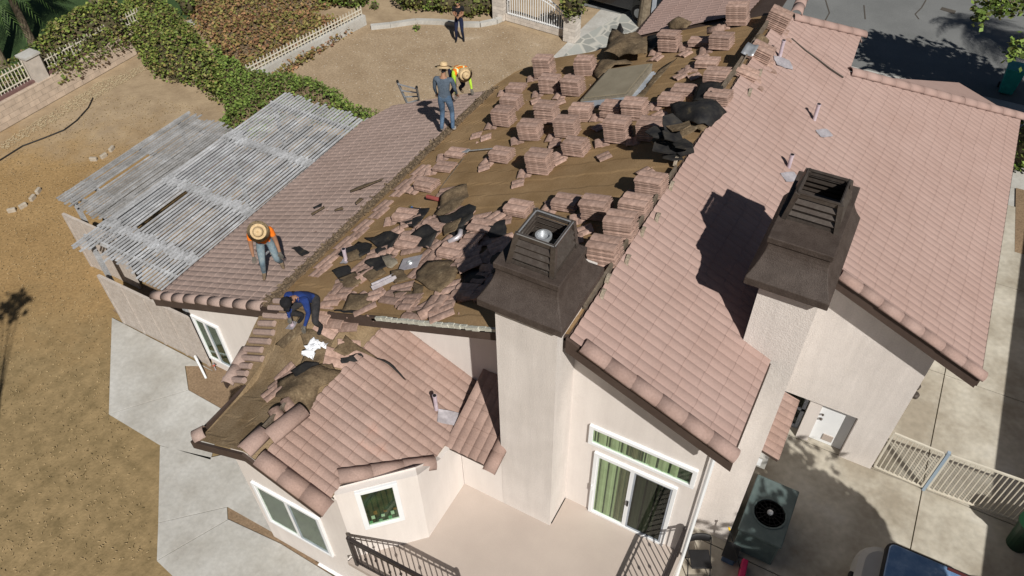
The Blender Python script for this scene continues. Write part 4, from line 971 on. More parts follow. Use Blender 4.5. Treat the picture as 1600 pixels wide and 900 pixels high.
p = on(641,322,.09); B = MB(); B.lathe((0,0,0), [(.03,0),(.032,.02),(.028,.09),(.032,.13),(.03,.16),(.012,.19),(.012,.21)], 12); o = place(B, 'water_bottle', glass('bottle_plastic', tr=.85), p, (pi/2,0,1.1), 'clear plastic water bottle lying on a tile', 'bottle', smooth=True)
MB().lathe((0,0,.06), [(.0305,0),(.0305,.05)], 12).build('wrapper', mat('blue_wrap', (.05,.16,.45)), o)
# white crumpled bag
p = on(488,548,.14); B = MB(); n = 9; vs = []
rnd = random.Random(5)
for i in range(n):
    for j in range(n):
        x = (i/(n-1)-.5)*.30; y = (j/(n-1)-.5)*.42; vs.append((x+rnd.uniform(-.02,.02)+.05*sin(y*12), y+rnd.uniform(-.02,.02), .06*rnd.random()+.07*abs(sin(i*1.9+j*.7))))
fs = [(i*n+j,(i+1)*n+j,(i+1)*n+j+1,i*n+j+1) for i in range(n-1) for j in range(n-1) if not (i in (0,1) and j < 3) and not (i > 5 and j in (3,4,5))]
B.add(vs, fs); place(B, 'plastic_bag', mat('white_plastic', (.78,.80,.84), rough=.35, spec=.6), p, (0,.3,.2), 'crumpled white plastic bag on the dusty sheet', 'bag')
# shovel
p0 = on(1147,118,.10); p1 = on(1172,78,.32); B = MB(); d = (p1-p0)
sh = empty('shovel', p0, 'shovel with a blue grey blade leaning on the stack at the ridge', 'shovel')
B.tube([(0,0,0), tuple(d*.82)], .017, 8); B.build('shaft', M_wood, sh)
B = MB(); q = d.normalized(); sd = q.cross(Vector((0,0,1))).normalized(); nrm = sd.cross(q); c0 = d*.78; vs = []
for i in range(5):
    for j in range(5):
        s_ = (j/4-.5)*2; wdt = .13*(1 if i < 4 else .9); vs.append(c0+q*(i/4*.33)+sd*wdt*s_+nrm*(.03*s_*s_))
B.add(vs, [(i*5+j,(i+1)*5+j,(i+1)*5+j+1,i*5+j+1) for i in range(4) for j in range(4)]); bl = B.build('blade', M_galv, sh, smooth=True); md = bl.modifiers.new('t', 'SOLIDIFY'); md.thickness = .004
def stick(a, b_, r, label, m, name='long_tool', cat='tool', head=None):
    e = empty(name, a, label, cat); B = MB(); B.tube([(0,0,0), tuple(b_-a)], r, 6); B.build('shaft', m, e)
    if head: hB = MB(); d = (b_-a).normalized(); hB.bar(tuple(-d*.08), tuple(d*.1), .14, .02); hB.build('blade', head, e)
    return e
stick(on(727,236,.08), on(780,231,.1), .014, 'long handled roof scraper lying across the bare felt', M_galv, 'roof_scraper', 'scraper', head=M_galv)
stick(on(688,294,.05), on(725,246,.12), .010, 'thin stick lying over the pairs of tiles', M_wood, 'stick', 'stick')
# ---------------------------------------------------------------- PERGOLA
M_slat = mat('weathered_white_slat', (.30,.305,.315), (.44,.45,.47), (.56,.58,.61), scale=2.2, rough=.9, fine=.2, bscale=25, island=.12, r2=(.35,.6))
M_slatd = mat('weathered_grey_slat', (.23,.225,.22), (.34,.34,.345), (.43,.44,.46), scale=2.5, rough=.9, fine=.2, bscale=25, island=.15, r2=(.35,.6))
pg = empty('pergola', (-14.8,10.5,0), 'weathered white slatted pergola beside the low tiled slope', 'pergola')
def off(o, e): o.location = -Vector(e.location); return o
B = MB(); rnd = random.Random(3)
nsl = 28
for i in range(nsl):
    x = -16.15+(3.08)*i/(nsl-1); y0 = 6.95+ (rnd.uniform(0,.25) if i < 20 else 0)+(.35 if 4 < i < 8 else 0); y1 = 14.6
    ys = [y0, 7.9+rnd.uniform(-.2,.2), 9.9+rnd.uniform(-.25,.25), 12.2+rnd.uniform(-.25,.25), y1+rnd.uniform(-.1,.1)]
    for a, b_ in zip(ys, ys[1:]):
        if rnd.random() < .02: continue
        dz = rnd.uniform(0,.012); sx_ = rnd.uniform(-.006,.006); B.bar((x+sx_, a-.12, 2.62+dz), (x+rnd.uniform(-.008,.008), b_+.12, 2.62+rnd.uniform(0,.012)), .060, .022)
off(B.build('slats', M_slat), pg).parent = pg
B = MB(); ns2 = 27
for i in range(ns2):
    x = -18.5+2.45*i/(ns2-1); y0 = 8.15+rnd.uniform(0,.2); 
    ys = [y0, 9.0+rnd.uniform(-.15,.15), 10.9+rnd.uniform(-.15,.15), 12.75+rnd.uniform(-.15,.1)]
    for k, (a, b_) in enumerate(zip(ys, ys[1:])):
        if i == 7 and k < 2: continue
        B.bar((x+rnd.uniform(-.012,.012), a-.12, 2.30+rnd.uniform(0,.02)), (x+rnd.uniform(-.015,.015), b_+.12, 2.30+rnd.uniform(0,.012)), .058, .022)
off(B.build('slats', M_slatd), pg).parent = pg
for y in (7.35,9.9,12.2,14.2): off(MB().bar((-16.3,y,2.53),(-13.1,y,2.53),.05,.13).build('beam', M_slat), pg).parent = pg
for y in (7.9,9.9,12.2):
    lb_ = MB()
    for i in range(nsl):
        x = -16.15+3.08*i/(nsl-1); yy = y+rnd.uniform(-.07,.07); lb_.box((x-.032,yy-.16,2.645),(x+.032,yy+.14,2.67))
    lb_.box((-16.2,y-.02,2.600),(-13.0,y+.02,2.646))
    off(lb_.build('cross_band', M_slat), pg).parent = pg
for y in (8.5,9.0,10.9,12.4): off(MB().bar((-18.6,y,2.22),(-15.9,y,2.22),.05,.12).build('beam', M_slatd), pg).parent = pg
for x, y in ((-16.2,7.35),(-13.4,7.35),(-16.2,12.2),(-13.4,12.2),(-18.4,8.5),(-18.4,12.4),(-16.2,14.2)): off(MB().box((x-.05,y-.05,0),(x+.05,y+.05,2.45 if x > -17 else 2.16)).build('post', M_slat), pg).parent = pg
o = MB().box((-16.4,7.1,-.02),(-12.7,14.4,.02)).build('pergola_patio', M_dirtb); o['kind'] = 'structure'  # dark floor colour painted in for slat shade over a pale patio
# lattice screens under the pergola
def screen(x0, x1, y, z1, label, m1, tri=None):
    e = empty('lattice_screen', ((x0+x1)/2, y, 0), label, 'screen'); n = int((x1-x0)/.9)+1; L_ = e.location
    B = MB(); k = int((x1-x0)/.05)
    for i in range(k+1):
        x = x0+(x1-x0)*i/k; B.box((x-.017-L_.x,-.012,.0),(x+.017-L_.x,.0,z1))
    kz = int(z1/.05)
    for i in range(kz): B.box((x0-L_.x,.0,.02+i*.05),(x1-L_.x,.010,.05+i*.05))
    B.build('lattice', m1, e)
    for i in range(n+1):
        x = x0+(x1-x0)*i/n; MB().box((x-.035-L_.x,-.03,0),(x+.035-L_.x,.03,z1+.03)).build('batten', m1, e)
    MB().box((x0-L_.x,-.035,z1),(x1-L_.x,.035,z1+.05)).build('rail', m1, e)
M_scr = mat('screen_beige', (.42,.37,.33), (.50,.45,.41), scale=5, rough=.9, fine=.1, bscale=20)
screen(-15.75,-12.72,6.93,1.75,'long beige lattice screen between the pergola and the house corner',M_scr)
screen(-18.35,-16.4,8.05,1.9,'short pale lattice screen under the far left pergola section',M_scr)
# ---------------------------------------------------------------- walls, fences and gates of the yard
def blockwall(name, a, b_, h, th, m, label, cat='wall', z0=0):
    a = Vector((*a, z0)); b_ = Vector((*b_, z0)); d = b_-a; L_ = d.length; n = Vector((-d.y, d.x, 0)).normalized()*th
    B = MB(); B.prism([a, b_, b_+Vector((0,0,h)), a+Vector((0,0,h))], n); me = B.mesh(name); uv = me.uv_layers.new()
    for p in me.polygons:
        for li in p.loop_indices:
            co_ = me.vertices[me.loops[li].vertex_index].co; uv.data[li].uv = ((co_-a).dot(d)/L_, co_.z+ (co_-a).dot(n)/th)
    o = link(name, me, None, [m]); return tag(o, label, cat)
W0 = (-27.0,4.0); W1 = (-27.0,18.6)
bw = blockwall('block_wall', W0, W1, .85, -.2, M_block, 'tan block wall along the left side of the dirt yard')
MB().box((-27.22,4,.85),(-26.97,18.6,.93)).build('coping', mat('maroon_coping', (.13,.07,.07), (.17,.10,.09), scale=5), bw)
def picket(a, b_, z0, h, sp_, label, m=None, r=.012, name='iron_fence', zb=None, curved=0, split=True):
    a = Vector((*a, z0)); b_ = Vector((*b_, z0 if zb is None else zb)); e = empty(name, a, label, 'fence'); d = b_-a; m = m or M_white
    B = MB(); 
    for t in (.12, h-.15): B.bar((0,0,t), tuple(d+Vector((0,0,t))), .035, .03)
    B.build('rails', m, e); n = int(d.length/sp_); B = MB()
    for i in range(n+1): q = d*(i/n); B.bar(q, q+Vector((0,0,h)), r*2, r*2)
    B.build('pickets', m, e); return e
M_cream = mat('cream_iron', (.54,.50,.42), (.64,.60,.51), scale=4, rough=.6)
picket((-27.1,4.2),(-27.1,13.2),.93,.75,.13,'cream iron pickets on top of the left block wall, near part',M_cream)
picket((-27.1,13.9),(-27.1,18.4),.93,.55,.13,'cream iron pickets on the left block wall beneath the vines',M_cream)
pl_ = MB().box((-27.3,13.25,0),(-26.85,13.75,1.75)).build('wall_pillar', M_blockw); tag(pl_, 'tan block pillar standing in the left block wall', 'pillar'); MB().box((-27.35,13.2,1.75),(-26.8,13.8,1.83)).build('coping', M_conc, pl_)
blockwall('retaining_wall', (-21.0,17.6), (-20.1,23.6), .42, .22, M_conc, 'low concrete retaining wall under the short white fence', 'wall')
picket((-21.1,17.7),(-20.2,23.5),.42,.42,.16,'short white fence on the low retaining wall beside the dirt yard',M_cream, r=.016)
B = MB()
P = [gz(u,v,.0) for u,v in ((580,45),(610,42),(650,36),(690,37),(720,41),(750,41),(775,36),(783,32))]
for a, b_ in zip(P, P[1:]): B.bar(a+Vector((0,0,.08)), b_+Vector((0,0,.08)), .2, .18)
o = B.build('planter_kerb', M_conc); o['kind'] = 'structure'
# arched gate with pillars
gp = [gz(790,32), gz(893,62)]
ga = empty('yard_gate', gp[0], 'arched white iron gate section between tan block pillars', 'gate'); d = gp[1]-gp[0]; d.z = 0
B = MB(); n = 24
for i in range(n+1):
    t = i/n; h = 1.05+.45*sin(pi*t); q = d*(.04+.84*t); B.bar(q+Vector((0,0,.3)), q+Vector((0,0,h)), .025, .025)
B.build('bars', M_white, ga)
B = MB()
for i in range(n):
    t, t2 = i/n, (i+1)/n; f_ = lambda t, o_: d*(.04+.84*t)+Vector((0,0,(1.05+.45*sin(pi*t))+o_))
    B.bar(f_(t,0), f_(t2,0), .05, .04); B.bar(f_(t,-.16), f_(t2,-.16), .03, .03)
B.bar(d*.04+Vector((0,0,.36)), d*.88+Vector((0,0,.36)), .04, .04); B.build('arch', M_white, ga)
blockwall('low_wall', gp[0][:2], gp[1][:2], .3, .2, M_blockw, 'low pale block wall under the arched gate')
for k, (u, v, h, lb) in enumerate(((893,62,1.05,'pale block pillar at the path end of the arched gate'),(783,28,1.0,'pale block pillar at the bush end of the arched gate'))):
    q = gz(u, v); o = MB().box((-.26,-.26,0),(.26,.26,h)).build('gate_pillar', M_blockw); o.location = q; tag(o, lb, 'pillar')
    MB().box((-.3,-.3,h),(.3,.3,h+.08)).build('coping', M_blockw, o)
    me = o.data; uv = me.uv_layers.new()
    for p_ in me.polygons:
        for li in p_.loop_indices: c = me.vertices[me.loops[li].vertex_index].co; uv.data[li].uv = (c.x+c.y, c.z)
# white side-yard gate
def yard_gate(a, b_, h, label, sp_=.095):
    e = empty('side_gate', (*a, .03), label, 'gate'); d = Vector((b_[0]-a[0], b_[1]-a[1], 0)); B = MB()
    B.bar((0,0,.08), d+Vector((0,0,.08)), .04, .04); B.bar((0,0,h), d+Vector((0,0,h)), .04, .04); B.bar((0,0,.08),(0,0,h),.04,.04); B.bar(d+Vector((0,0,.08)),d+Vector((0,0,h)),.04,.04); B.build('frame', M_cream, e)
    B = MB(); n = int(d.length/sp_)
    for i in range(1, n): q = d*(i/n); B.bar(q+Vector((0,0,.08)), q+Vector((0,0,h)), .02, .02)
    B.build('bars', M_cream, e)
yard_gate((2.44,11.70),(3.42,11.66),1.36,'left leaf of the white barred side gate, nearest the house wall')
yard_gate((3.54,11.68),(5.9,11.78),1.36,'long right-hand leaf of the white barred side gate')
pp = MB().box((3.45,11.63,.03),(3.51,11.70,1.48)).build('gate_post', mat('blue_grey_paint', (.30,.38,.47))); tag(pp, 'blue grey metal post between the two gate leaves', 'post')
# neighbour to the right, standing outside the picture: its wall shades the yard
nb = empty('neighbour_house', (7.6,10,0), 'neighbouring house wall beyond the right edge of the yard', 'house')
o = MB().box((0,-16,0),(6,16,3.3)).build('wall', M_stucco, nb)
o = MB().prism([(-.25,-16.3,3.3),(6.2,-16.3,3.3),(6.2,-16.3,4.2),(3,-16.3,4.9)], (0,32.6,0)).build('roof', M_tile, nb)
# ---------------------------------------------------------------- things in the side yard
ac = empty('air_conditioner', (.66,9.05,.03), 'grey green air conditioner with a round black fan grille', 'air conditioner'); M_ac = mat('ac_greygreen', (.07,.10,.10), (.115,.15,.148), (.16,.20,.195), scale=3, rough=.5, r2=(.3,.7))
x0, x1, y0, y1 = -.40,.40,-.66,.66
B = MB(); B.box((x0,y0,.05),(x1,y1,.84)); B.build('body', M_ac, ac, bevel=.03)
B = MB(); B.box((x0-.03,y0-.03,.84),(x1+.03,y1+.03,.90)); B.build('top_panel', M_ac, ac, bevel=.02)
B = MB(); B.lathe((.03,-.08,.885), [(.33,0),(.34,.03),(.31,.03),(.30,.018)], 32); B.build('fan_ring', M_ac, ac)
B = MB(); B.lathe((.03,-.08,.895), [(.30,0),(.30,.008)], 32); B.build('fan_opening', M_black, ac)
B = MB()
for k in range(14): t = k*2*pi/14; B.bar((.03+.06*cos(t),-.08+.06*sin(t),.925),(.03+.31*cos(t),-.08+.31*sin(t),.918),.006,.006)
for r in (.12,.2,.27):
    for k in range(20): t = k*2*pi/20; t2 = (k+1)*2*pi/20; B.bar((.03+r*cos(t),-.08+r*sin(t),.922),(.03+r*cos(t2),-.08+r*sin(t2),.922),.005,.005)
B.build('fan_grille', M_black, ac); B = MB(); B.lathe((.03,-.08,.93), [(.0,0),(.06,0),(.055,.03),(.0,.04)], 14); B.build('fan_hub', M_galv, ac)
B = MB(); B.box((x0+.01,y0-.004,.12),(x1-.01,y0,.8)); 
for k in range(16): B.box((x0+.04,y0-.012,.15+k*.04),(x1-.04,y0-.004,.165+k*.04))
B.build('louvres', M_ac, ac)
eb_ = MB().box((-.10,-.12,0),(.10,.12,.35)).build('meter_box', mat('pale_grey_box', (.42,.42,.40), rough=.5)); eb_.location = (.22,10.15,.75); tag(eb_, 'pale grey electric box on the wall above the air conditioner', 'box')
MB().box((-.09,-.121,.05),(.0,-.12,.3)).build('label_plate', M_white, eb_)
# folding chair
def folding_chair(loc, rz):
    e = empty('folding_chair', loc, 'black folding chair on the concrete beside the downspout', 'chair', rz=rz)
    B = MB(); B.box((-.2,-.19,.42),(.2,.2,.455)); B.build('seat', M_black, e, bevel=.015)
    B = MB(); n = 10; vs = []
    for i in range(n+1):
        x = -.21+.42*i/n; y = .27+.04*(1-(abs(x)/.21)**2); 
        top = .80+.03*(1-(abs(x)/.21)**4)
        vs += [(x,y,.62),(x,y+.02,top)]
    B.add(vs, [(2*i,2*i+2,2*i+3,2*i+1) for i in range(n)]); b = B.build('backrest', M_black, e, smooth=True, fix=False); md = b.modifiers.new('t','SOLIDIFY'); md.thickness = .03
    for s_ in (-1,1):
        B = MB(); B.tube([(s_*.22,-.22,0),(s_*.22,.22,.6),(s_*.21,.28,.8)], .012, 6); B.build('leg', M_black, e)
        B = MB(); B.tube([(s_*.20,.26,0),(s_*.20,-.15,.43)], .012, 6); B.build('leg', M_black, e)
    B = MB(); B.tube([(-.2,.22,.06),(.2,.22,.06)], .009, 6); B.tube([(-.22,-.18,.06),(.22,-.18,.06)], .009, 6); B.build('crossbar', M_black, e)
q = gz(1092,880,.3); folding_chair((q.x,q.y,.03), .5)
# telescopic tool with yellow tip, pink case, blue bucket
a = Vector(gz(1158,893,.25)); b_ = Vector(gz(1140,828,.95))
e = stick(a, b_, .012, 'thin black pole with a yellow tip leaning on the wall', M_black, 'paint_pole', 'pole')
MB().tube([tuple(b_-a), tuple((b_-a)*1.06)], .02, 8).build('tip', mat('yellow_plastic', (.7,.45,.02)), e)
q = gz(1163,885,.3); B = MB().box((-.06,-.2,0),(.06,.2,.3)); o = B.build('pink_case', mat('magenta_plastic', (.42,.02,.09), rough=.4), bevel=.02); o.location = (q.x,q.y-.05,.03); o.rotation_euler = (0,0,.1); tag(o, 'bright magenta case standing on the concrete near the pole', 'case')
q = gz(1140,866,.15); B = MB().box((-.12,-.16,0),(.14,.16,.25)); o = B.build('storage_tub', mat('dark_blue_plastic', (.03,.06,.12), (.05,.09,.16), scale=6, rough=.4), bevel=.03); o.location = (q.x,q.y,.03); tag(o, 'dark blue tub on the ground under the pole', 'tub'); MB().box((-.14,-.18,.25),(.16,.18,.27)).build('lid', M_black, o)
# vehicle cut off by the lower right corner
def rrect(x0,x1,y0,y1,r,n=6):
    P = []
    for cx,cy_,a0 in ((x1-r,y1-r,0),(x0+r,y1-r,pi/2),(x0+r,y0+r,pi),(x1-r,y0+r,1.5*pi)):
        for k in range(n+1): t = a0+pi/2*k/n; P.append((cx+r*cos(t),cy_+r*sin(t)))
    return P
ht = empty('parked_vehicle', (3.78,7.92,.03), 'pale grey vehicle with large blue tinted glass at the bottom right', 'vehicle')
M_blue = mat('blue_tinted_glass', (.11,.20,.37), (.18,.29,.47), (.42,.53,.66), scale=3.2, rough=.22, spec=.8, bump=.2, bscale=4, r2=(.4,.6))  # pale mottling in the colour stands in for sky reflections
M_vb = mat('pale_grey_paint', (.34,.335,.32), (.38,.375,.36), scale=2, rough=.45, coat=.3)
B = MB(); B.prism([(x,y,.25) for x,y in rrect(-1.38,1.3,-3.2,1.55,.5)], (0,0,.50)); B.build('body', M_vb, ht, bevel=.16)
B = MB(); B.prism([(x,y,.66) for x,y in rrect(-.93,1.25,-3.2,1.62,.16)], (0,0,.2)); B.build('window_trim', M_black, ht, bevel=.04)
B = MB(); B.prism([(x,y,.80) for x,y in rrect(-.89,1.21,-3.1,1.58,.13)], (0,0,.07)); B.build('tinted_window', M_blue, ht, bevel=.03)
MB().box((.15,1.50,.872),(.52,1.56,.884)).build('brake_light', mat('dark_red', (.08,.02,.02)), ht)
B = MB(); B.box((-1.42,.62,.55),(-1.28,.76,.68)); B.build('side_mirror', M_black, ht, bevel=.03)
for y in (.7,-2.4):
    for x in (-1.22,1.22): MB().tube([(x-.09,y,.28),(x+.09,y,.28)], .28, 18).build('wheel', M_black, ht)
# stuff at the right edge
q = gz(1592,828,.5); B = MB(); B.lathe((0,0,0), [(.20,0),(.26,.75),(.29,.78),(.29,.82),(.0,.86)], 20); o = B.build('green_bin', mat('green_plastic', (.012,.04,.022), rough=.4)); o.location = (q.x+.15,q.y,.03); tag(o, 'dark green bin at the right edge in the shade', 'bin')
MB().lathe((0,0,.8), [(.30,0),(.30,.05),(.0,.08)], 20).build('lid', mat('green_plastic_lid', (.01,.045,.02), rough=.4), o)
for k in range(3):
    e = empty('plastic_chair', (5.35,9.25,.03+k*.11), ('lowest','middle','topmost')[k]+' grey plastic chair in the stack at the right edge', 'chair', 'stacked plastic chairs at the right edge'); m = M_metalb if k else M_ac
    MB().box((-.24,-.22,.40),(.24,.22,.43)).build('seat', m, e, bevel=.02); MB().prism([(-.24,.2,.43),(.24,.2,.43),(.21,.3,.85),(-.21,.3,.85)],(0,.02,0)).build('backrest', m, e)
    for s_ in (-1,1):
        MB().bar((s_*.26,-.2,.6),(s_*.26,.22,.62),.05,.03).build('armrest', m, e)
        for t_ in (-1,1): MB().bar((s_*.25,t_*.24,0),(s_*.22,t_*.2,.41),.04,.03).build('leg', m, e)
    e.rotation_euler[2] = 1.9+.05*k
# teal bin near the street
q = gz(1578,128,.4); tb = empty('wheeled_bin', (q.x,q.y,0), 'teal wheeled bin at the kerb in the tree shade', 'bin'); M_teal = mat('teal_plastic', (.02,.28,.26), (.03,.36,.33), scale=5, rough=.4)
MB().frus((-.22,.22,-.25,.25,.05),(-.29,.29,-.33,.33,.95)).build('body', M_teal, tb, bevel=.02); MB().box((-.31,-.36,.95),(.31,.35,1.02)).build('lid', M_teal, tb, bevel=.02)
for s_ in (-1,1): MB().tube([(s_*.24,.28,.1),(s_*.29,.28,.1)], .1, 12).build('wheel', M_black, tb)
# dark parked car behind the path
q = gz(960,14); car = empty('parked_car', (q.x,q.y+.4,.02), 'dark car parked in the shade at the top of the path', 'car', rz=-.1); M_car = mat('car_black', (.012,.013,.015), rough=.25, coat=.6)
B = MB(); prof = [(-2.2,.3),(-2.25,.7),(-1.5,.85),(-.9,1.35),(.7,1.38),(1.3,.92),(2.1,.8),(2.2,.35)]
B.prism([(x,-.85,z) for x,z in prof], (0,1.7,0)); B.build('body', M_car, car, bevel=.06)
B = MB(); B.prism([(-1.35,-.862,.9),(-.85,-.862,1.28),(.62,-.862,1.3),(1.1,-.862,.93)], (0,.01,0)); B.build('side_window', M_glassd, car)
for x in (-1.4,1.4):
    for y in (-.85,.75):
        B = MB(); B.tube([(x,y-.03,.33),(x,y+.17,.33)], .33, 20); wv = B.build('wheel', M_black, car); MB().tube([(x,y-.04,.33),(x,y-.032,.33)], .2, 14).build('rim', M_galv, wv)
# ---------------------------------------------------------------- left yard odds and ends
B = MB(); pts = [(145,153),(138,168),(120,188),(100,203),(70,215),(35,228),(0,250),(-40,270)]
P = [gz(u,v,.02) for u,v in pts]; B.tube(P, .022, 6); tag(B.build('hose', M_black), 'black irrigation hose curving over the bare dirt', 'hose')
M_scal = mat('pale_brick', (.36,.31,.25), (.46,.41,.34), scale=6, rough=.95, island=.1)
def edging(pts, label):
    e = empty('garden_edging', gz(*pts[0]), label, 'edging'); P = [gz(u,v) for u,v in pts]; k = 0
    for a, b_ in zip(P, P[1:]):
        n = max(1, int((b_-a).length/.26)); 
        for i in range(n):
            q = a.lerp(b_, (i+.5)/n)-e.location; d = (b_-a).normalized(); B = MB(); B.bar(q-d*.12, q+d*.12, .10, .22); B.build('edging_block', M_scal, e, bevel=.02); k += 1
edging([(10,332),(28,328),(45,318),(58,303),(63,296)], 'curved row of pale edging blocks on the dry lawn, farther left')
edging([(138,250),(155,250),(170,240),(180,228)], 'curved row of pale edging blocks beside the pergola')
pv = empty('pvc_pipe', gz(308,562,.0), 'white plastic pipe with elbow lying on the slab corner', 'pipe'); a = gz(307,561,.25)-pv.location; b_ = gz(322,591,.05)-pv.location
MB().tube([a, b_], .028, 8).build('tube', M_white, pv); MB().tube([a+Vector((-.1,.05,.0)), a, a+Vector((0,0,-.06))], .034, 8).build('elbow', M_white, pv)
fp = empty('tap', gz(337,578), 'small outdoor tap with a coiled fitting at the wall foot', 'tap'); MB().tube([(0,0,0),(0,0,.25),(.1,-.05,.3)], .018, 6).build('riser', M_lead, fp); MB().lathe((.1,-.05,.28), [(.0,0),(.03,0),(.03,.02),(0,.03)], 8).build('handle', mat('red_paint', (.4,.08,.05)), fp)
o = MB().box((-.14,-.1,0),(.14,.1,.05)).build('valve_box_lid', M_scal); q = gz(297,526,.0); o.location = (-13.3,7.28,0); bpy.data.objects.remove(o)
# ladder leaning at the far eave
la = empty('ladder', (-12.2,15.75,0), 'grey aluminium ladder top sticking up over the far low eave', 'ladder')
t0 = on(637,162,.0); 
L0 = gz(640,166,2.7); La = gz(621,128,3.75); Lb = gz(651,137,3.75); L1 = gz(655,160,2.7)
for a, b_ in ((gz(637,163,2.75), La), (gz(655,157,2.75), Lb)):
    d = (a-b_); MB().bar(b_-la.location, (a+d*1.9)-la.location, .07, .03, up=(1,0,0)).build('rail', M_galv, la); MB().lathe(b_-la.location, [(.03,-.02),(.04,.0),(.03,.05)], 8).build('end_cap', M_black, la)
for t in (.1,.38,.66,.94,1.3): 
    a = La.lerp(gz(637,163,2.75), t if t <= 1 else 1); c = Lb.lerp(gz(655,157,2.75), t if t <= 1 else 1); MB().bar(a-la.location, c-la.location, .03, .03).build('rung', M_galv, la)
# ================================================================ PEOPLE
M_skin = mat('skin', (.30,.16,.10), (.34,.19,.12), scale=8, rough=.6)
M_straw = mat('straw', (.50,.36,.20), (.62,.47,.28), (.40,.28,.15), scale=14, rough=.9, fine=.2, bscale=60, bump=.4)
def person(label, loc, rz, lean, hipz, feet, hands, mats, headtilt=.3, hat=None, bias=None, knee_out=.0, vest=None, zf=None, sc=1.0, spread=.2):
    """local frame: +y is the way the person faces; feet/hands local targets"""
    C0, S0 = cos(rz), sin(rz); zf = zf or (lambda x, y: loc[2])
    root = bpy.data.objects.new('person', None)
    pel = Vector((0, 0, hipz)); up = Vector((0, sin(lean), cos(lean))); fwd = Vector((0, cos(lean), -sin(lean)))
    wst = pel+up*.16; chs = pel+up*.36; nk = pel+up*.54
    hup = Vector((0, sin(lean+headtilt), cos(lean+headtilt))); hf = Vector((0, cos(lean+headtilt), -sin(lean+headtilt)))
    jaw = nk+hup*.09+hf*.02; skl_ = nk+hup*.17+hf*.02; top = nk+hup*.235+hf*.01
    V = []; Ed = []; Rd = []; kind = []
    def add(p, r, par, k):
        V.append(Vector(p)); Rd.append(r); i = len(V)-1
        if par is not None: Ed.append((par, i)); kind.append(k)
        return i
    ip = add(pel, (.155,.12), None, 'pants'); iw = add(wst, (.145,.105), ip, 'shirt'); ic = add(chs, (.17,.12), iw, 'shirt'); inn = add(nk-up*.04, (.085,.075), ic, 'shirt'); in2 = add(nk+hup*.03, (.052,.055), inn, 'skin')
    ij = add(jaw, (.066,.075), in2, 'skin'); isk = add(skl_, (.082,.095), ij, 'skin'); it = add(top, (.05,.055), isk, 'hair'); add(jaw+hup*.045+hf*.105, (.012,.014), isk, 'skin')
    def ik(a, b_, l1, l2, pole):
        d = b_-a; L_ = d.length
        if L_ > (l1+l2)*.995: b_ = a+d*((l1+l2)*.995/L_); d = b_-a; L_ = d.length
        u = d/L_; x = (l1*l1-l2*l2+L_*L_)/(2*L_); h = sqrt(max(0, l1*l1-x*x)); p = (pole-u*pole.dot(u)); p.normalize(); return a+u*x+p*h, b_
    for s_, ft, hd_ in ((-1, feet[0], hands[0]), (1, feet[1], hands[1])):
        hip = pel+Vector((s_*.095, 0, -.04)); wx, wy = loc[0]+C0*ft[0]-S0*ft[1], loc[1]+S0*ft[0]+C0*ft[1]
        gzz = zf(wx, wy)-loc[2]; ank = Vector((ft[0], ft[1], gzz+.09+(ft[2] if len(ft) > 2 else 0)))
        kn, ank = ik(hip, ank, .44*sc, .43*sc, Vector((s_*knee_out, 1, .1)))
        a = add(hip, (.10,.10), ip, 'pants'); b_ = add(hip.lerp(kn,.5), (.082,.085), a, 'pants'); c = add(kn, (.062,.064), b_, 'pants'); d = add(kn.lerp(ank,.45), (.056,.06), c, 'pants'); e = add(ank+Vector((0,0,.02)), (.045,.048), d, 'pants')
        f_ = add(ank+Vector((s_*.01,.05,-.045)), (.045,.04), e, 'shoe'); add(ank+Vector((s_*.025,.16,-.055)), (.04,.032), f_, 'shoe')
        sh = chs+up*.115+Vector((s_*.195,0,0)); hd_ = Vector(hd_)
        el, wr = ik(sh, hd_, .29, .26, Vector((s_*.4, -.8, -.35)))
        a = add(sh, (.074,.072), ic, 'shirt'); b_ = add(sh.lerp(el,.55), (.060,.058), a, 'shirt'); c = add(el, (.044,.044), b_, 'sleeve'); d = add(el.lerp(wr,.5), (.039,.039), c, 'sleeve'); e = add(wr, (.027,.027), d, 'sleeve')
        dr = (wr-el).normalized(); sdv = dr.cross(Vector((0,1,.3))).normalized(); pm = add(wr+dr*.07, (.034,.022), e, 'hand')
        for k in range(4):
            o_ = sdv*((k-1.5)*.021); l = (.030,.038,.040,.032)[k]
            g1 = add(wr+dr*(.07+.5*l)+o_, (.0095,.0095), pm, 'hand'); add(wr+dr*(.07+2.0*l)+o_*1.1+Vector((0,.0,-.018)), (.0085,.0085), g1, 'hand')
        t1 = add(wr+dr*.04-sdv*s_*.04, (.012,.012), e, 'hand'); add(wr+dr*.075-sdv*s_*.055+Vector((0,.01,-.01)), (.009,.009), t1, 'hand')
    me = bpy.data.meshes.new('person'); me.from_pydata([tuple(v) for v in V], Ed, []); o = bpy.data.objects.new('person', me); COL.objects.link(o)
    md = o.modifiers.new('skin', 'SKIN'); md.branch_smoothing = .3; sv = me.skin_vertices[0].data
    for i, r in enumerate(Rd): sv[i].radius = r; sv[i].use_root = (i == 0)
    sd_ = o.modifiers.new('sub', 'SUBSURF'); sd_.levels = 2; sd_.render_levels = 2
    bpy.context.view_layer.update(); dg_ = bpy.context.evaluated_depsgraph_get(); m2 = bpy.data.meshes.new_from_object(o.evaluated_get(dg_)); m2.name = 'person'
    o.modifiers.clear(); o.data = m2; m2.materials.clear()
    keys = ['pants','shirt','sleeve','hand','shoe','skin','hair']
    for k in keys: m2.materials.append(mats.get(k, M_skin))
    segs = [(V[a], V[b_], k) for (a, b_), k in zip(Ed, kind)]
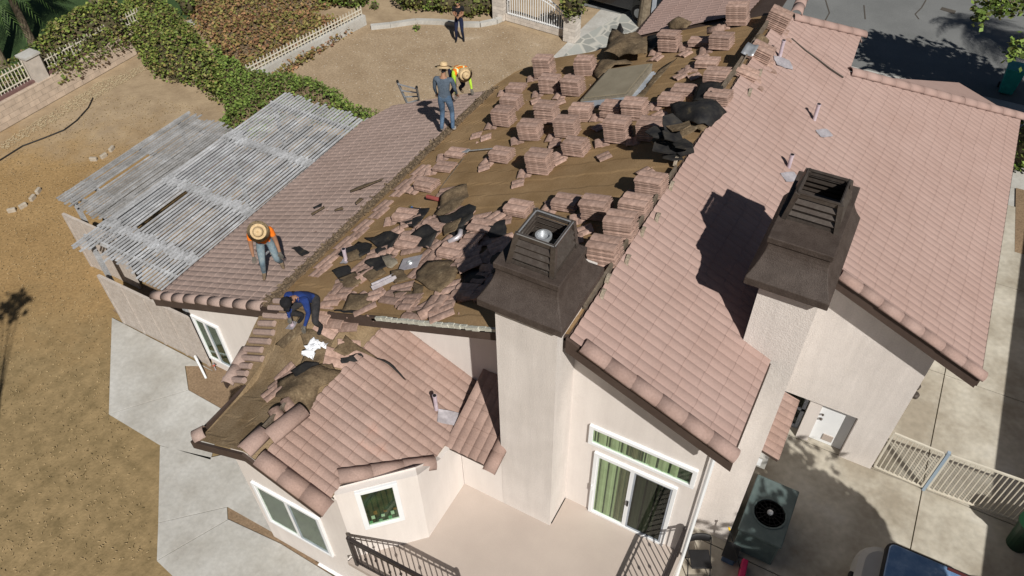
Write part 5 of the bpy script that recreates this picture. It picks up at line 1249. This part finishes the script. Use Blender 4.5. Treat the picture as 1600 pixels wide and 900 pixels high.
    for p in m2.polygons:
        c = p.center; best = 9; bk = 'skin'
        for a, b_, k in segs:
            ab = b_-a; t = max(0, min(1, (c-a).dot(ab)/max(1e-6, ab.length_squared))); dd = (c-(a+ab*t)).length
            if dd < best: best = dd; bk = k
        bk = 'hair' if bk == 'skin' and (c-skl_).dot(hf) < -.005 and (c-jaw).dot(hup) > -.01 else bk; p.material_index = keys.index(bk); p.use_smooth = True
    o.location = loc; o.rotation_euler = (0, 0, rz); tag(o, label, 'person')
    for s_ in (-1, 1):
        B = MB(); c = jaw+hup*.065+hf*.083+Vector((s_*.032,0,0)); B.lathe(c, [(.0,-.009),(.009,-.004),(.009,.004),(0,.009)], 8); B.build('eye', M_black, o)
        B = MB(); c = jaw+hup*.04-hf*.01+Vector((s_*.082,0,0)); B.lathe(c, [(.0,-.025),(.016,-.01),(.018,.01),(0,.028)], 8); B.build('ear', mats.get('skin', M_skin), o)
    B = MB(); c = jaw+hup*.0+hf*.088; B.bar(c-Vector((.022,0,0)), c+Vector((.022,0,0)), .01, .008); B.build('mouth', mat('lips', (.25,.09,.07)), o)
    if hat:
        kind_, m = hat; q = Vector((0,0,1)).rotation_difference(hup).to_matrix().to_4x4(); base = skl_+hup*.03
        B = MB()
        if kind_ == 'straw':
            B.lathe((0,0,0), [(.208,.0),(.18,-.005),(.12,.005),(.095,.02),(.093,.07),(.075,.115),(.04,.125),(.0,.105)], 28)
        else:
            B.lathe((0,0,0), [(.10,-.02),(.105,.02),(.09,.07),(.05,.105),(.0,.11)], 20); B.prism([(-.07,.08,-.01),(.07,.08,-.01),(.05,.18,-.025),(-.05,.18,-.025)], (0,0,.012))
        hb = B.build('straw_hat' if kind_ == 'straw' else 'cap', m, o, smooth=True); hb.matrix_local = Matrix.Translation(base) @ q
        if kind_ == 'straw':
            t_ = MB(); t_.lathe((0,0,.022), [(.099,0),(.099,.022),(.096,.022)], 24); t_.build('hat_band', mat('hat_band', (.16,.10,.05)), hb)
    if vest:
        vs = {}; B = MB(); pts = []; fs = []; ms = []
        for p in m2.polygons:
            c = p.center; ab = nk-pel; t = (c-pel).dot(ab)/ab.length_squared; lat = abs(c.x)
            if p.material_index == 1 and -.05 < t < 1.0 and lat < .19 and ((c-(pel+ab*t)).length < .2):
                f_ = []
                for vi in p.vertices:
                    if vi not in vs: vs[vi] = len(pts); pts.append(tuple(m2.vertices[vi].co+m2.vertices[vi].normal*.012))
                    f_.append(vs[vi])
                fs.append(tuple(f_)); ms.append(1 if (.30 < t < .42 or .62 < t < .70 or .085 < lat < .125) else 0)
        if pts:
            m3 = bpy.data.meshes.new('vest'); m3.from_pydata(pts, [], fs); m3.polygons.foreach_set('material_index', ms); link('vest', m3, o, vest)
    return o
def cloth(n, a, b_): return mat(n, a, b_, scale=7, rough=.95, fine=.12, bscale=30, bump=.5)
M_jean = cloth('jeans_blue', (.055,.10,.17), (.10,.16,.25)); M_jean2 = cloth('jeans_pale', (.12,.18,.23), (.22,.27,.29)); M_blkc = cloth('black_cloth', (.008,.008,.010), (.015,.015,.018))
M_navy = cloth('navy_trousers', (.008,.012,.035), (.014,.02,.05)); M_orange = cloth('orange_shirt', (.75,.16,.01), (.85,.22,.02)); M_royal = cloth('royal_blue_shirt', (.012,.03,.14), (.02,.05,.20))
M_greysh = cloth('grey_blue_shirt', (.07,.095,.13), (.10,.13,.17)); M_lime = cloth('lime_sleeves', (.38,.62,.04), (.48,.72,.08)); M_glove = cloth('work_gloves', (.10,.095,.085), (.15,.14,.12)); M_boot = cloth('tan_boots', (.14,.10,.065), (.20,.15,.10))
M_shoew = cloth('pale_shoes', (.35,.34,.33), (.45,.44,.43)); M_pgrey = cloth('dark_trousers', (.02,.02,.024), (.045,.042,.042)); M_stripe = mat('reflective_stripe', (.75,.85,.45), rough=.4)
def rf(x, y): return roofz(x, y)+.01
def fc(dx, dy): return math.atan2(dy, dx)-pi/2
p = on(429,424); p.z = rf(p.x, p.y)
o1 = person('man in an orange shirt and straw hat bending over the low tiled slope', p, fc(.7,-.7), .52, .88, [(-.17,-.10),(.20,.05)], [(-.26,.34,.72),(.26,.32,.72)], dict(pants=M_jean2, shirt=M_orange, sleeve=M_skin, hand=M_glove, shoe=M_boot, hair=M_blkc), .45, ('straw', M_straw), zf=rf)
ham = empty('hammer', on(408,394,.55), 'hammer with a red handle held by the orange shirted man', 'hammer'); MB().tube([(-.12,-.02,0),(.14,.03,.02)], .014, 8).build('handle', mat('red_handle', (.28,.07,.05)), ham); MB().bar((.14,-.06,.02),(.14,.08,.02),.03,.03).build('hammer_head', M_galv, ham)
p = on(493,489); p.z = rf(p.x, p.y)+.02
o2 = person('crouching man in a blue long sleeved shirt and black cap at the bay edge', p, fc(.10,-1.), .85, .36, [(-.20,.16),(.22,.10)], [(-.16,.50,.16),(.25,.42,.06)], dict(pants=M_pgrey, shirt=M_royal, sleeve=M_royal, hand=M_glove, shoe=M_blkc, hair=M_blkc), .25, ('cap', M_blkc), zf=rf, knee_out=.5)
p = on(699,204); p.z = rf(p.x, p.y)
o3 = person('standing man in a grey blue shirt, jeans and straw hat seen from behind', p, fc(-.30,.95), .10, .92, [(-.13,-.03),(.14,.02)], [(-.26,.20,.88),(.24,.24,.90)], dict(pants=M_jean, shirt=M_greysh, sleeve=M_greysh, hand=M_skin, shoe=M_shoew, hair=M_blkc), .22, ('straw', M_straw), zf=rf)
p = on(712,148); p.z = rf(p.x, p.y)
o4 = person('man in an orange reflective vest and straw hat bending to the roof edge', p, fc(.85,-.55), 1.25, .78, [(-.16,-.05),(.18,.05)], [(-.24,.66,.12),(.26,.60,.14)], dict(pants=M_navy, shirt=M_lime, sleeve=M_lime, hand=M_glove, shoe=M_boot, hair=M_blkc), .25, ('straw', M_straw), zf=rf, vest=[M_orange, M_stripe])
p = gz(719,63)
o5 = person('man in black shirt and dark trousers standing on the dirt looking at his hands', p, fc(.45,-.85), .04, .93, [(-.14,0),(.14,.06)], [(-.05,.28,1.13),(.05,.28,1.13)], dict(pants=M_navy, shirt=M_blkc, sleeve=M_skin, hand=M_skin, shoe=M_blkc, hair=M_blkc), .45)
ph = MB().box((-.035,-.005,0),(.035,.005,.12)).build('phone', M_blkc); ph.location = p+Vector((.13,-.27,1.14)); ph.rotation_euler = (-.6,0,fc(.45,-.85)); tag(ph, 'small dark phone in the hands of the standing man in black', 'phone')
# ================================================================ PLANTS
def leafmat(n, cs, sc=.8, isl=.35):
    m = bpy.data.materials.new(n); m.use_nodes = True; N = m.node_tree.nodes; L = m.node_tree.links; p = N['Principled BSDF']; p.inputs['Roughness'].default_value = .6; p.inputs['Specular IOR Level'].default_value = .25
    tc = N.new('ShaderNodeTexCoord'); nz = N.new('ShaderNodeTexNoise'); nz.inputs['Scale'].default_value = sc; nz.inputs['Detail'].default_value = 8; nz.inputs['Roughness'].default_value = .75; L.new(tc.outputs['Object'], nz.inputs[0])
    g = N.new('ShaderNodeNewGeometry'); ad = N.new('ShaderNodeMath'); ad.operation = 'MULTIPLY_ADD'; L.new(g.outputs['Random Per Island'], ad.inputs[0]); ad.inputs[1].default_value = .34; 
    sb = N.new('ShaderNodeMath'); sb.operation = 'SUBTRACT'; L.new(nz.outputs[0], sb.inputs[0]); sb.inputs[1].default_value = .17; L.new(sb.outputs[0], ad.inputs[2])
    rp = N.new('ShaderNodeValToRGB'); e = rp.color_ramp.elements; n_ = len(cs)
    e[0].position = .30; e[0].color = (*cs[0], 1); e[1].position = .70; e[1].color = (*cs[-1], 1)
    for i in range(1, n_-1): x = e.new(.30+.40*i/(n_-1)); x.color = (*cs[i], 1)
    L.new(ad.outputs[0], rp.inputs[0]); h = N.new('ShaderNodeHueSaturation'); mr = N.new('ShaderNodeMapRange'); mr.inputs['To Min'].default_value = 1-isl; mr.inputs['To Max'].default_value = 1+isl
    wn = N.new('ShaderNodeTexWhiteNoise'); wn.noise_dimensions = '1D'; L.new(g.outputs['Random Per Island'], wn.inputs['W']); L.new(wn.outputs[0], mr.inputs['Value']); L.new(mr.outputs[0], h.inputs['Value']); L.new(rp.outputs[0], h.inputs['Color']); L.new(h.outputs[0], p.inputs['Base Color'])
    return m
M_ivy = leafmat('ivy_leaves', [(.15,.10,.05),(.09,.125,.03),(.125,.18,.035),(.21,.24,.055),(.22,.16,.07)], .9)
M_ivyg = leafmat('green_ivy_leaves', [(.10,.09,.03),(.09,.14,.028),(.13,.20,.04),(.20,.24,.06)], .9)
M_ivyr = leafmat('reddish_ground_ivy', [(.19,.09,.05),(.27,.15,.08),(.23,.16,.06),(.16,.17,.045),(.28,.22,.08)], .45)
M_hedge = leafmat('hedge_leaves', [(.06,.075,.018),(.10,.13,.03),(.16,.18,.045),(.17,.15,.05)], 1.2)
M_palm = leafmat('palm_fronds', [(.03,.055,.015),(.045,.09,.02),(.08,.13,.035)], 1.)
M_core = mat('twigs_dark', (.055,.05,.028), (.10,.08,.045), scale=6, rough=1, bump=.5)
M_core2 = mat('dead_twigs', (.12,.085,.05), (.19,.14,.09), scale=6, rough=1, bump=.6, fine=.3, bscale=12)
M_bark = mat('bark', (.13,.10,.07), (.22,.18,.13), scale=6, rough=1, bump=.8, bscale=12)
def inpoly(x, y, P):
    c = False; j = len(P)-1
    for i in range(len(P)):
        if (P[i][1] > y) != (P[j][1] > y) and x < (P[j][0]-P[i][0])*(y-P[i][1])/(P[j][1]-P[i][1])+P[i][0]: c = not c
        j = i
    return c
def leaf(B, c, s_, rnd, flat=.5):
    a = rnd.uniform(0, 2*pi); d = Vector((cos(a), sin(a), rnd.uniform(-flat, flat))).normalized(); n = Vector((rnd.uniform(-1,1), rnd.uniform(-1,1), rnd.uniform(.3,1.6))).normalized(); w_ = d.cross(n).normalized()*s_*.42; d *= s_
    i = len(B.v); B.v += [tuple(c), tuple(c+d*.45+w_), tuple(c+d), tuple(c+d*.45-w_)]; B.f.append((i,i+1,i+2,i+3)); B.m.append(0)
def wob(x, y, k=1.): return (sin(x*1.3*k+y*.7*k)+sin(x*2.9*k-y*2.1*k+1.3)*.6+sin(x*5.3*k+y*4.4*k+.7)*.4)/2
def ivy(name, pix, zt, dens, ls, m, core, label, cat, kind=None, zvar=.35, seed=1, base=0., world=None):
    P = world or [tuple(gz(u, v, zt*.7)[:2]) for u, v in pix]; xs = [p[0] for p in P]; ys = [p[1] for p in P]; rnd = random.Random(seed)
    x0, x1, y0, y1 = min(xs), max(xs), min(ys), max(ys); n = int((x1-x0)*(y1-y0)*dens); st = .3
    def edge(x, y):
        d = 9
        for i in range(len(P)):
            a = P[i-1]; b_ = P[i]; ex, ey = b_[0]-a[0], b_[1]-a[1]; t = max(0, min(1, ((x-a[0])*ex+(y-a[1])*ey)/(ex*ex+ey*ey+1e-9))); d = min(d, hypot(x-a[0]-ex*t, y-a[1]-ey*t))
        return d
    def top(x, y): return base+zt*(.45+.55*sstep(0,.8,edge(x,y)))+zvar*wob(x, y)
    cx, cy_ = sum(xs)/len(xs), sum(ys)/len(ys); par = empty(name, (cx, cy_, 0), label, cat) if not kind else None
    B = MB(); 
    for _ in range(n):
        x, y = rnd.uniform(x0, x1), rnd.uniform(y0, y1)
        if not inpoly(x, y, P): continue
        z = top(x, y); 
        if wob(x*2.1+3, y*2.1) > .9 and rnd.random() < .6: continue
        ed_ = edge(x, y); q = rnd.random(); zz = z+rnd.uniform(-.16,.06) if (q < .7 and ed_ > .5) or q < .3 else rnd.uniform(base+.05 if not world else z*.45, z)
        leaf(B, Vector((x-(cx if par else 0), y-(cy_ if par else 0), zz)), ls*rnd.uniform(.55,1.6), rnd)
    c = MB(); nx = int((x1-x0)/st)+1; ny = int((y1-y0)/st)+1; idx = {}
    for i in range(nx):
        for j in range(ny):
            x, y = x0+i*st, y0+j*st
            if inpoly(x, y, P) and edge(x, y) > .12: idx[(i,j)] = len(c.v); c.v.append((x-(cx if par else 0), y-(cy_ if par else 0), max(base+.02, top(x, y)-.20-.25*zt*(edge(x,y) < .7)+.05*rnd.random())))
    for (i, j), a in idx.items():
        if all(k in idx for k in ((i+1,j),(i+1,j+1),(i,j+1))): c.f.append((a, idx[(i+1,j)], idx[(i+1,j+1)], idx[(i,j+1)])); c.m.append(0)
    if par:
        B.build('leaves', m, par, fix=False); c.build('stems', core, par, fix=False, smooth=True)
    else:
        k = len(B.v); B.v += c.v; B.f += [tuple(a+k for a in f) for f in c.f]; B.m += [1]*len(c.f); o = B.build(name, [m, core], fix=False); tag(o, label, cat, kind='stuff'); return o
VP_ = [(-27.3,9),(-27.3,13.85),(-26.68,13.95),(-26.5,16.5),(-26.3,18.9)]+[tuple(gz(u,v,1.2)[:2]) for u,v in ((235,70),(215,30),(195,5),(150,22),(110,42),(60,70))]+[(-28.3,7.6)]
ivy('climbing_vine', None, 2.0, 640, .09, M_ivy, M_core, 'tangled green and brown vine spilling over the left block wall', 'vine', seed=2, world=VP_)
ivy('climbing_vine', [(180,15),(215,-25),(260,-10),(300,25),(325,70),(345,110),(330,128),(290,100),(255,92),(225,85),(200,50)], 1.5, 640, .09, M_ivy, M_core, 'bushy brown green vine mound at the corner of the block wall', 'vine', seed=3)
ivy('climbing_vine', [(330,60),(360,85),(420,105),(470,112),(520,130),(560,155),(605,163),(600,172),(560,190),(500,172),(445,158),(400,192),(372,197),(336,182),(348,155),(325,115)], 1.0, 560, .085, M_ivyg, M_core2, 'bright green vine band between the pergola and the dirt yard', 'vine', seed=4, zvar=.2)
ivy('ground_ivy', [(255,-40),(560,-45),(545,-5),(480,12),(560,32),(520,60),(455,103),(420,108),(350,90),(320,55),(285,10)], .45, 260, .105, M_ivyr, M_core2, 'reddish brown ground ivy covering the bank beyond the white fence', 'ground ivy', kind='stuff', seed=5, zvar=.14)
def bush(name, c, r, n, ls, m, label, cat='bush', seed=0, core=True, group=None, parent=None):
    rnd = random.Random(seed+3); e = empty(name, Vector((c[0], c[1], 0)) if not parent else c, label, cat, group) if not parent else None
    c = Vector(c); o0 = Vector(e.location) if e else Vector()
    B = MB()
    for _ in range(n):
        d = Vector((rnd.gauss(0,1), rnd.gauss(0,1), rnd.gauss(0,1))).normalized(); k = 1+.16*wob(d.x*3+c.x, d.y*3+d.z*4, 1.3); rr = k*(rnd.uniform(.86,1.03) if rnd.random() < .8 else rnd.uniform(.4,1))
        q = Vector((d.x*r[0], d.y*r[1], d.z*r[2]))*rr+c
        if q.z < .03: q.z = rnd.uniform(.03,.3)
        leaf(B, q-o0, ls*rnd.uniform(.6,1.3), rnd, .8)
    B.build('leaves' if not parent else 'crown', m, e or parent, fix=False)
    if core:
        k = MB(); prof = []
        for i in range(7): t = -pi/2+pi*i/6; prof.append((max(.001, .8*cos(t)), .8*sin(t)))
        k.lathe((0,0,0), prof, 12); k.v = [(x*r[0]+c.x-o0.x, y*r[1]+c.y-o0.y, max(.0, z*r[2]+c.z)-o0.z) for x, y, z in k.v]; k.build('stems', M_core, e or parent, smooth=True, fix=False)
    return e
for i, (u, v, r, lb, m) in enumerate(((520,0,(1.0,.8,.7),'round green bush above the reddish ivy bank, leftmost of the bushes',M_ivyg),(550,5,(.9,.8,.6),'green bush at the top beside the leftmost bush',M_ivyg),(650,8,(1.0,.9,.8),'clipped yellow green bush left of the man in black',M_hedge),(672,14,(.5,.4,.55),'small dark upright shrub between the clipped bushes',M_ivyg),
      (700,14,(.75,.7,.6),'clipped bush directly behind the man in black',M_hedge),(735,22,(.6,.6,.5),'low bush in front of the kerb right of the man in black',M_hedge),(762,16,(.85,.7,.65),'clipped yellow green bush nearest the arched gate',M_hedge),(735,0,(1.3,1.,1.0),'dark taller bush behind the clipped bushes',M_ivy),(586,14,(.16,.16,.2),'tiny green plant alone in the dirt bed',M_ivyg),(296,22,(.35,.35,.5),'small green shrub beside the block path',M_ivyg),(652,47,(.14,.12,.1),'tiny weed in the dirt in front of the kerb',M_ivyg),
      (1598,255,(.8,.9,.9),'green shrub at the far right beyond the roof eave',M_ivyg))):
    q = gz(u, v); bush('bush', (q.x, q.y, r[2]*.8), r, int(900*r[0]*r[1])+60, .13 if r[0] > .3 else .08, m, lb, seed=i)
def palm(loc, h, label, nf=18, L_=2.4, seed=0, m=M_palm, r=.16, cat='palm tree', lean=(0,0), droop=1.):
    rnd = random.Random(seed); e = empty('palm_tree', loc, label, cat); B = MB(); tp = Vector((lean[0], lean[1], h))
    B.tube([(0,0,0), tp*.5+Vector((.05,0,0)), tp], [r*1.25, r, r*.85], 12); B.build('trunk', M_bark, e); B = MB()
    for k in range(nf):
        a = k*2.399; el = rnd.uniform(-.2,.9); d = Vector((cos(a), sin(a), 0)); pts = []
        for i in range(9):
            t = i/8; pts.append(tp+d*(L_*t*cos(el*.8))+Vector((0,0, L_*(sin(el)*t-droop*.75*t*t*(1.1)))))
        for i in range(8):
            p0, p1 = pts[i], pts[i+1]; ax = (p1-p0).normalized(); sd = ax.cross(Vector((0,0,1))).normalized()
            for j in range(5):
                q = p0.lerp(p1, j/5); tt = (i+j/5)/8; l = .55*(sin(pi*min(1,tt*.9+.08))+.1)
                for s_ in (-1, 1):
                    dd = (sd*s_*.75+ax*.55+Vector((0,0,-.35-.3*rnd.random()))).normalized()*l*rnd.uniform(.8,1.1); ww = ax*.02; n0 = len(B.v)
                    B.v += [tuple(q-ww), tuple(q+ww), tuple(q+dd*.6+ww), tuple(q+dd)]; B.f.append((n0,n0+1,n0+2,n0+3)); B.m.append(0)
    B.build('crown', m, e, fix=False); return e
q = gz(6,104); palm((q.x,q.y,0), 4.6, 'drooping palm at the far upper left corner, nearer the wall', 26, 3.0, 1, droop=1.4)
q = gz(52,70); palm((q.x,q.y,0), 3.6, 'dark drooping palm right of the corner palm', 20, 2.0, 2, droop=1.5, r=.13)
q = gz(157,14); palm((q.x,q.y,0), 5.0, 'pale trunked tree at the top edge left of the vines', 12, 1.6, 3, r=.28)
def tree(loc, h, r, label, n=2600, ls=.2, seed=0, m=M_ivyg, trunk=.16, lobes=5):
    rnd = random.Random(seed); e = empty('tree', loc, label, 'tree'); B = MB(); B.tube([(0,0,0),(.1,.05,h*.4),(0,0,h*.8)], [trunk*1.3,trunk,trunk*.6], 10)
    cs = []
    for k in range(lobes):
        a = k*2*pi/lobes+rnd.random(); c = Vector((cos(a)*r*.55, sin(a)*r*.55, h+rnd.uniform(-.3,.3)*r)); cs.append((c, r*rnd.uniform(.45,.65))); B.tube([(0,0,h*.55), tuple(c*.6+Vector((0,0,h*.3))), tuple(c)], [trunk*.6,trunk*.35,.02], 7)
    cs.append((Vector((0,0,h+r*.35)), r*.6)); B.build('trunk', M_bark, e); B = MB()
    for _ in range(n):
        c, rr = rnd.choice(cs); d = Vector((rnd.gauss(0,1), rnd.gauss(0,1), rnd.gauss(0,.8))).normalized()*rr*rnd.uniform(.3,1.05); leaf(B, c+d, ls*rnd.uniform(.6,1.3), rnd, .9)
    B.build('crown', m, e, fix=False); return e
# street trees: crowns stand right of the picture, their shade falls on the driveway
tree((5.4,26.2,0), 5.4, 2.6, 'large street tree right of the driveway shading the road', 5200, .26, 1, M_ivyg, .22, 7)
tree((8.6,24.2,0), 5.8, 2.4, 'second street tree beyond the right edge of the driveway', 4200, .26, 2, M_ivyg, .2, 6)
palm((8.3,29.2,0), 8.2, 'tall street palm right of the road edge', 20, 2.2, 5, droop=1.1)
palm((10.2,28.2,0), 8.4, 'second tall street palm farther right', 20, 2.2, 6, droop=1.1)
# branch with leaves over the street at the top right
q0 = gz(1640,-12,5.2); bt = empty('tree_branch', (q0.x,q0.y,0), 'tree at the top right whose leafy branch hangs over the road', 'tree')
B = MB(); pts = [(1640,-12),(1600,2),(1570,3),(1548,10)]; P = [gz(u,v,5.2)-bt.location for u,v in pts]; B.tube(P, [.07,.05,.035,.015], 6); B.tube([(5.5,1.5,0), (4.5,1.2,4.), tuple(P[0])], [.2,.15,.08], 8); B.build('trunk', M_bark, bt)
B = MB(); rnd = random.Random(9)
for (u, v, s_, n) in ((1548,8,.35,90),(1535,18,.28,70),(1560,6,.3,60),(1577,8,.28,50),(1590,10,.4,60),(1530,25,.12,20),(1600,76,.35,60),(1585,78,.25,40)):
    c = gz(u, v, 5.2)-bt.location
    for _ in range(n): leaf(B, c+Vector((rnd.gauss(0,s_*.5), rnd.gauss(0,s_*.5), rnd.gauss(0,.15))), .16, rnd, .9)
B.build('crown', M_ivyg, bt, fix=False)
q = gz(1004,40); palm((q.x,q.y,0), 4.2, 'shaggy brown palm trunk at the top centre beside the driveway', 10, 1.5, 8, r=.2)
po = MB().box((-.07,-.07,0),(.07,.07,3.0)).build('post', M_trimb); q = gz(1018,42); po.location = q; tag(po, 'pale blue post beside the shaggy palm trunk', 'post')
q = gz(885,14,1.6); bush('bush', (q.x,q.y+.6,1.7), (.6,.5,.7), 340, .16, M_hedge, 'yellow green shrub standing behind the arched gate pillar', seed=44)
# tall tree left of the view: a few leafy twigs shade the lawn
tree((-11.9,-.4,0), 9.0, .5, 'slender tree beyond the left lower edge of the lawn', 110, .22, 11, M_ivyg, .035, 4)
# unseen round trees, added beyond the lower right corner to shade the yard
for k, (tx, ty, hh_, rr_, lb) in enumerate(((1.75,9.5,5.5,1.4,'unseen round tree added beyond the lower right corner for shade, farther one'),(1.55,7.3,5.5,1.35,'unseen round tree added beyond the lower right corner for shade, nearer one'))):
    X_, Y_ = tx+.79*hh_, ty-.698*hh_; e = empty('shade_caster_tree', (X_, Y_, 0), lb, 'tree'); MB().tube([(0,0,0),(.05,0,hh_*.5),(0,0,hh_)], [.12,.09,.06], 10).build('trunk', M_bark, e)
    B = MB(); rnd = random.Random(k+60)
    for _ in range(2600): d = Vector((rnd.gauss(0,1), rnd.gauss(0,1), rnd.gauss(0,.6))).normalized(); leaf(B, Vector((d.x*rr_, d.y*rr_, d.z*.75+hh_))*1.0, .14, rnd, .8)
    B.build('crown', M_ivyg, e, fix=False)
    K = MB(); prof = [(max(.001, .95*rr_*cos(-pi/2+pi*i/8)), .7*sin(-pi/2+pi*i/8)) for i in range(9)]; K.lathe((0,0,hh_), prof, 24); K.build('twigs', M_core, e, smooth=True)  # solid core added inside so the crown casts full shade
# sparse small tree whose shade falls on the air conditioner
st = tree((6.6,5.6,0), 3.4, .9, 'small thin tree beyond the lower right corner', 10, .2, 21, M_ivyg, .08, 2)
for ch in list(st.children):
    if ch.name.startswith('crown'): bpy.data.objects.remove(ch)
B = MB(); rnd = random.Random(31)
for cx, cy_, cz, rr, n in ((5.44,6.6,6.0,.8,620),(5.04,5.0,6.0,.7,520),(4.7,4.0,6.0,.5,160)):
    for _ in range(n): leaf(B, Vector((cx-6.6+rnd.gauss(0,rr*.45), cy_-5.6+rnd.gauss(0,rr*.45), cz+rnd.gauss(0,.25))), .2, rnd, .9)
B.build('crown', M_ivyg, st, fix=False)
B = MB()
for cx, cy_ in ((5.44,6.6),(5.04,5.0),(4.7,4.0)): B.tube([(0,0,2.5),((cx-6.6)*.5,(cy_-5.6)*.5,4.4),(cx-6.6,cy_-5.6,6.0)], [.07,.05,.02], 6)
B.build('branches', M_bark, st)
# dry litter: straw bits and stones on the yard
def litter(name, poly, n, s0, s1, m, label, seed, z=.0):
    rnd = random.Random(seed); P = px(poly); xs = [p[0] for p in P]; ys = [p[1] for p in P]; B = MB(); k = 0
    while k < n:
        x, y = rnd.uniform(min(xs), max(xs)), rnd.uniform(min(ys), max(ys))
        if not inpoly(x, y, P): continue
        k += 1; a = rnd.uniform(0, pi); l = rnd.uniform(s0, s1); d = Vector((cos(a), sin(a), 0))*l; B.bar(Vector((x,y,z+.008)), Vector((x,y,z+.010))+d, l*.22, .012)
    tag(B.build(name, m, fix=False), label, 'litter', kind='stuff')
litter('dry_straw', [(0,230),(150,140),(330,170),(290,190),(110,300),(125,400),(170,500),(240,880),(0,900),(-100,500)], 2600, .012,.05, mat('straw_bits', (.38,.28,.15), (.50,.38,.22), scale=9, rough=1), 'pale straw bits strewn over the dry yard', 1)
litter('dry_weeds', [(0,230),(150,140),(330,170),(290,190),(110,300),(125,400),(170,500),(240,880),(0,900),(-100,500)], 1100, .012,.05, mat('dark_bits', (.17,.125,.06), (.22,.16,.08), scale=9, rough=1), 'dark dry weed bits strewn over the dry yard', 2)
litter('pebbles', [(470,110),(560,50),(780,45),(870,80),(800,150),(640,170),(590,165)], 700, .015,.05, mat('pale_bits', (.50,.44,.36), (.6,.55,.48), scale=9, rough=1), 'pale stones and chips on the dirt yard', 3)
litter('leaf_litter', [(0,225),(150,130),(240,95),(225,110),(150,155),(40,215),(0,240)], 1100, .03,.09, mat('litter_tan', (.38,.30,.19), (.5,.42,.28), scale=9, rough=1), 'dry leaf litter along the foot of the block wall', 4)
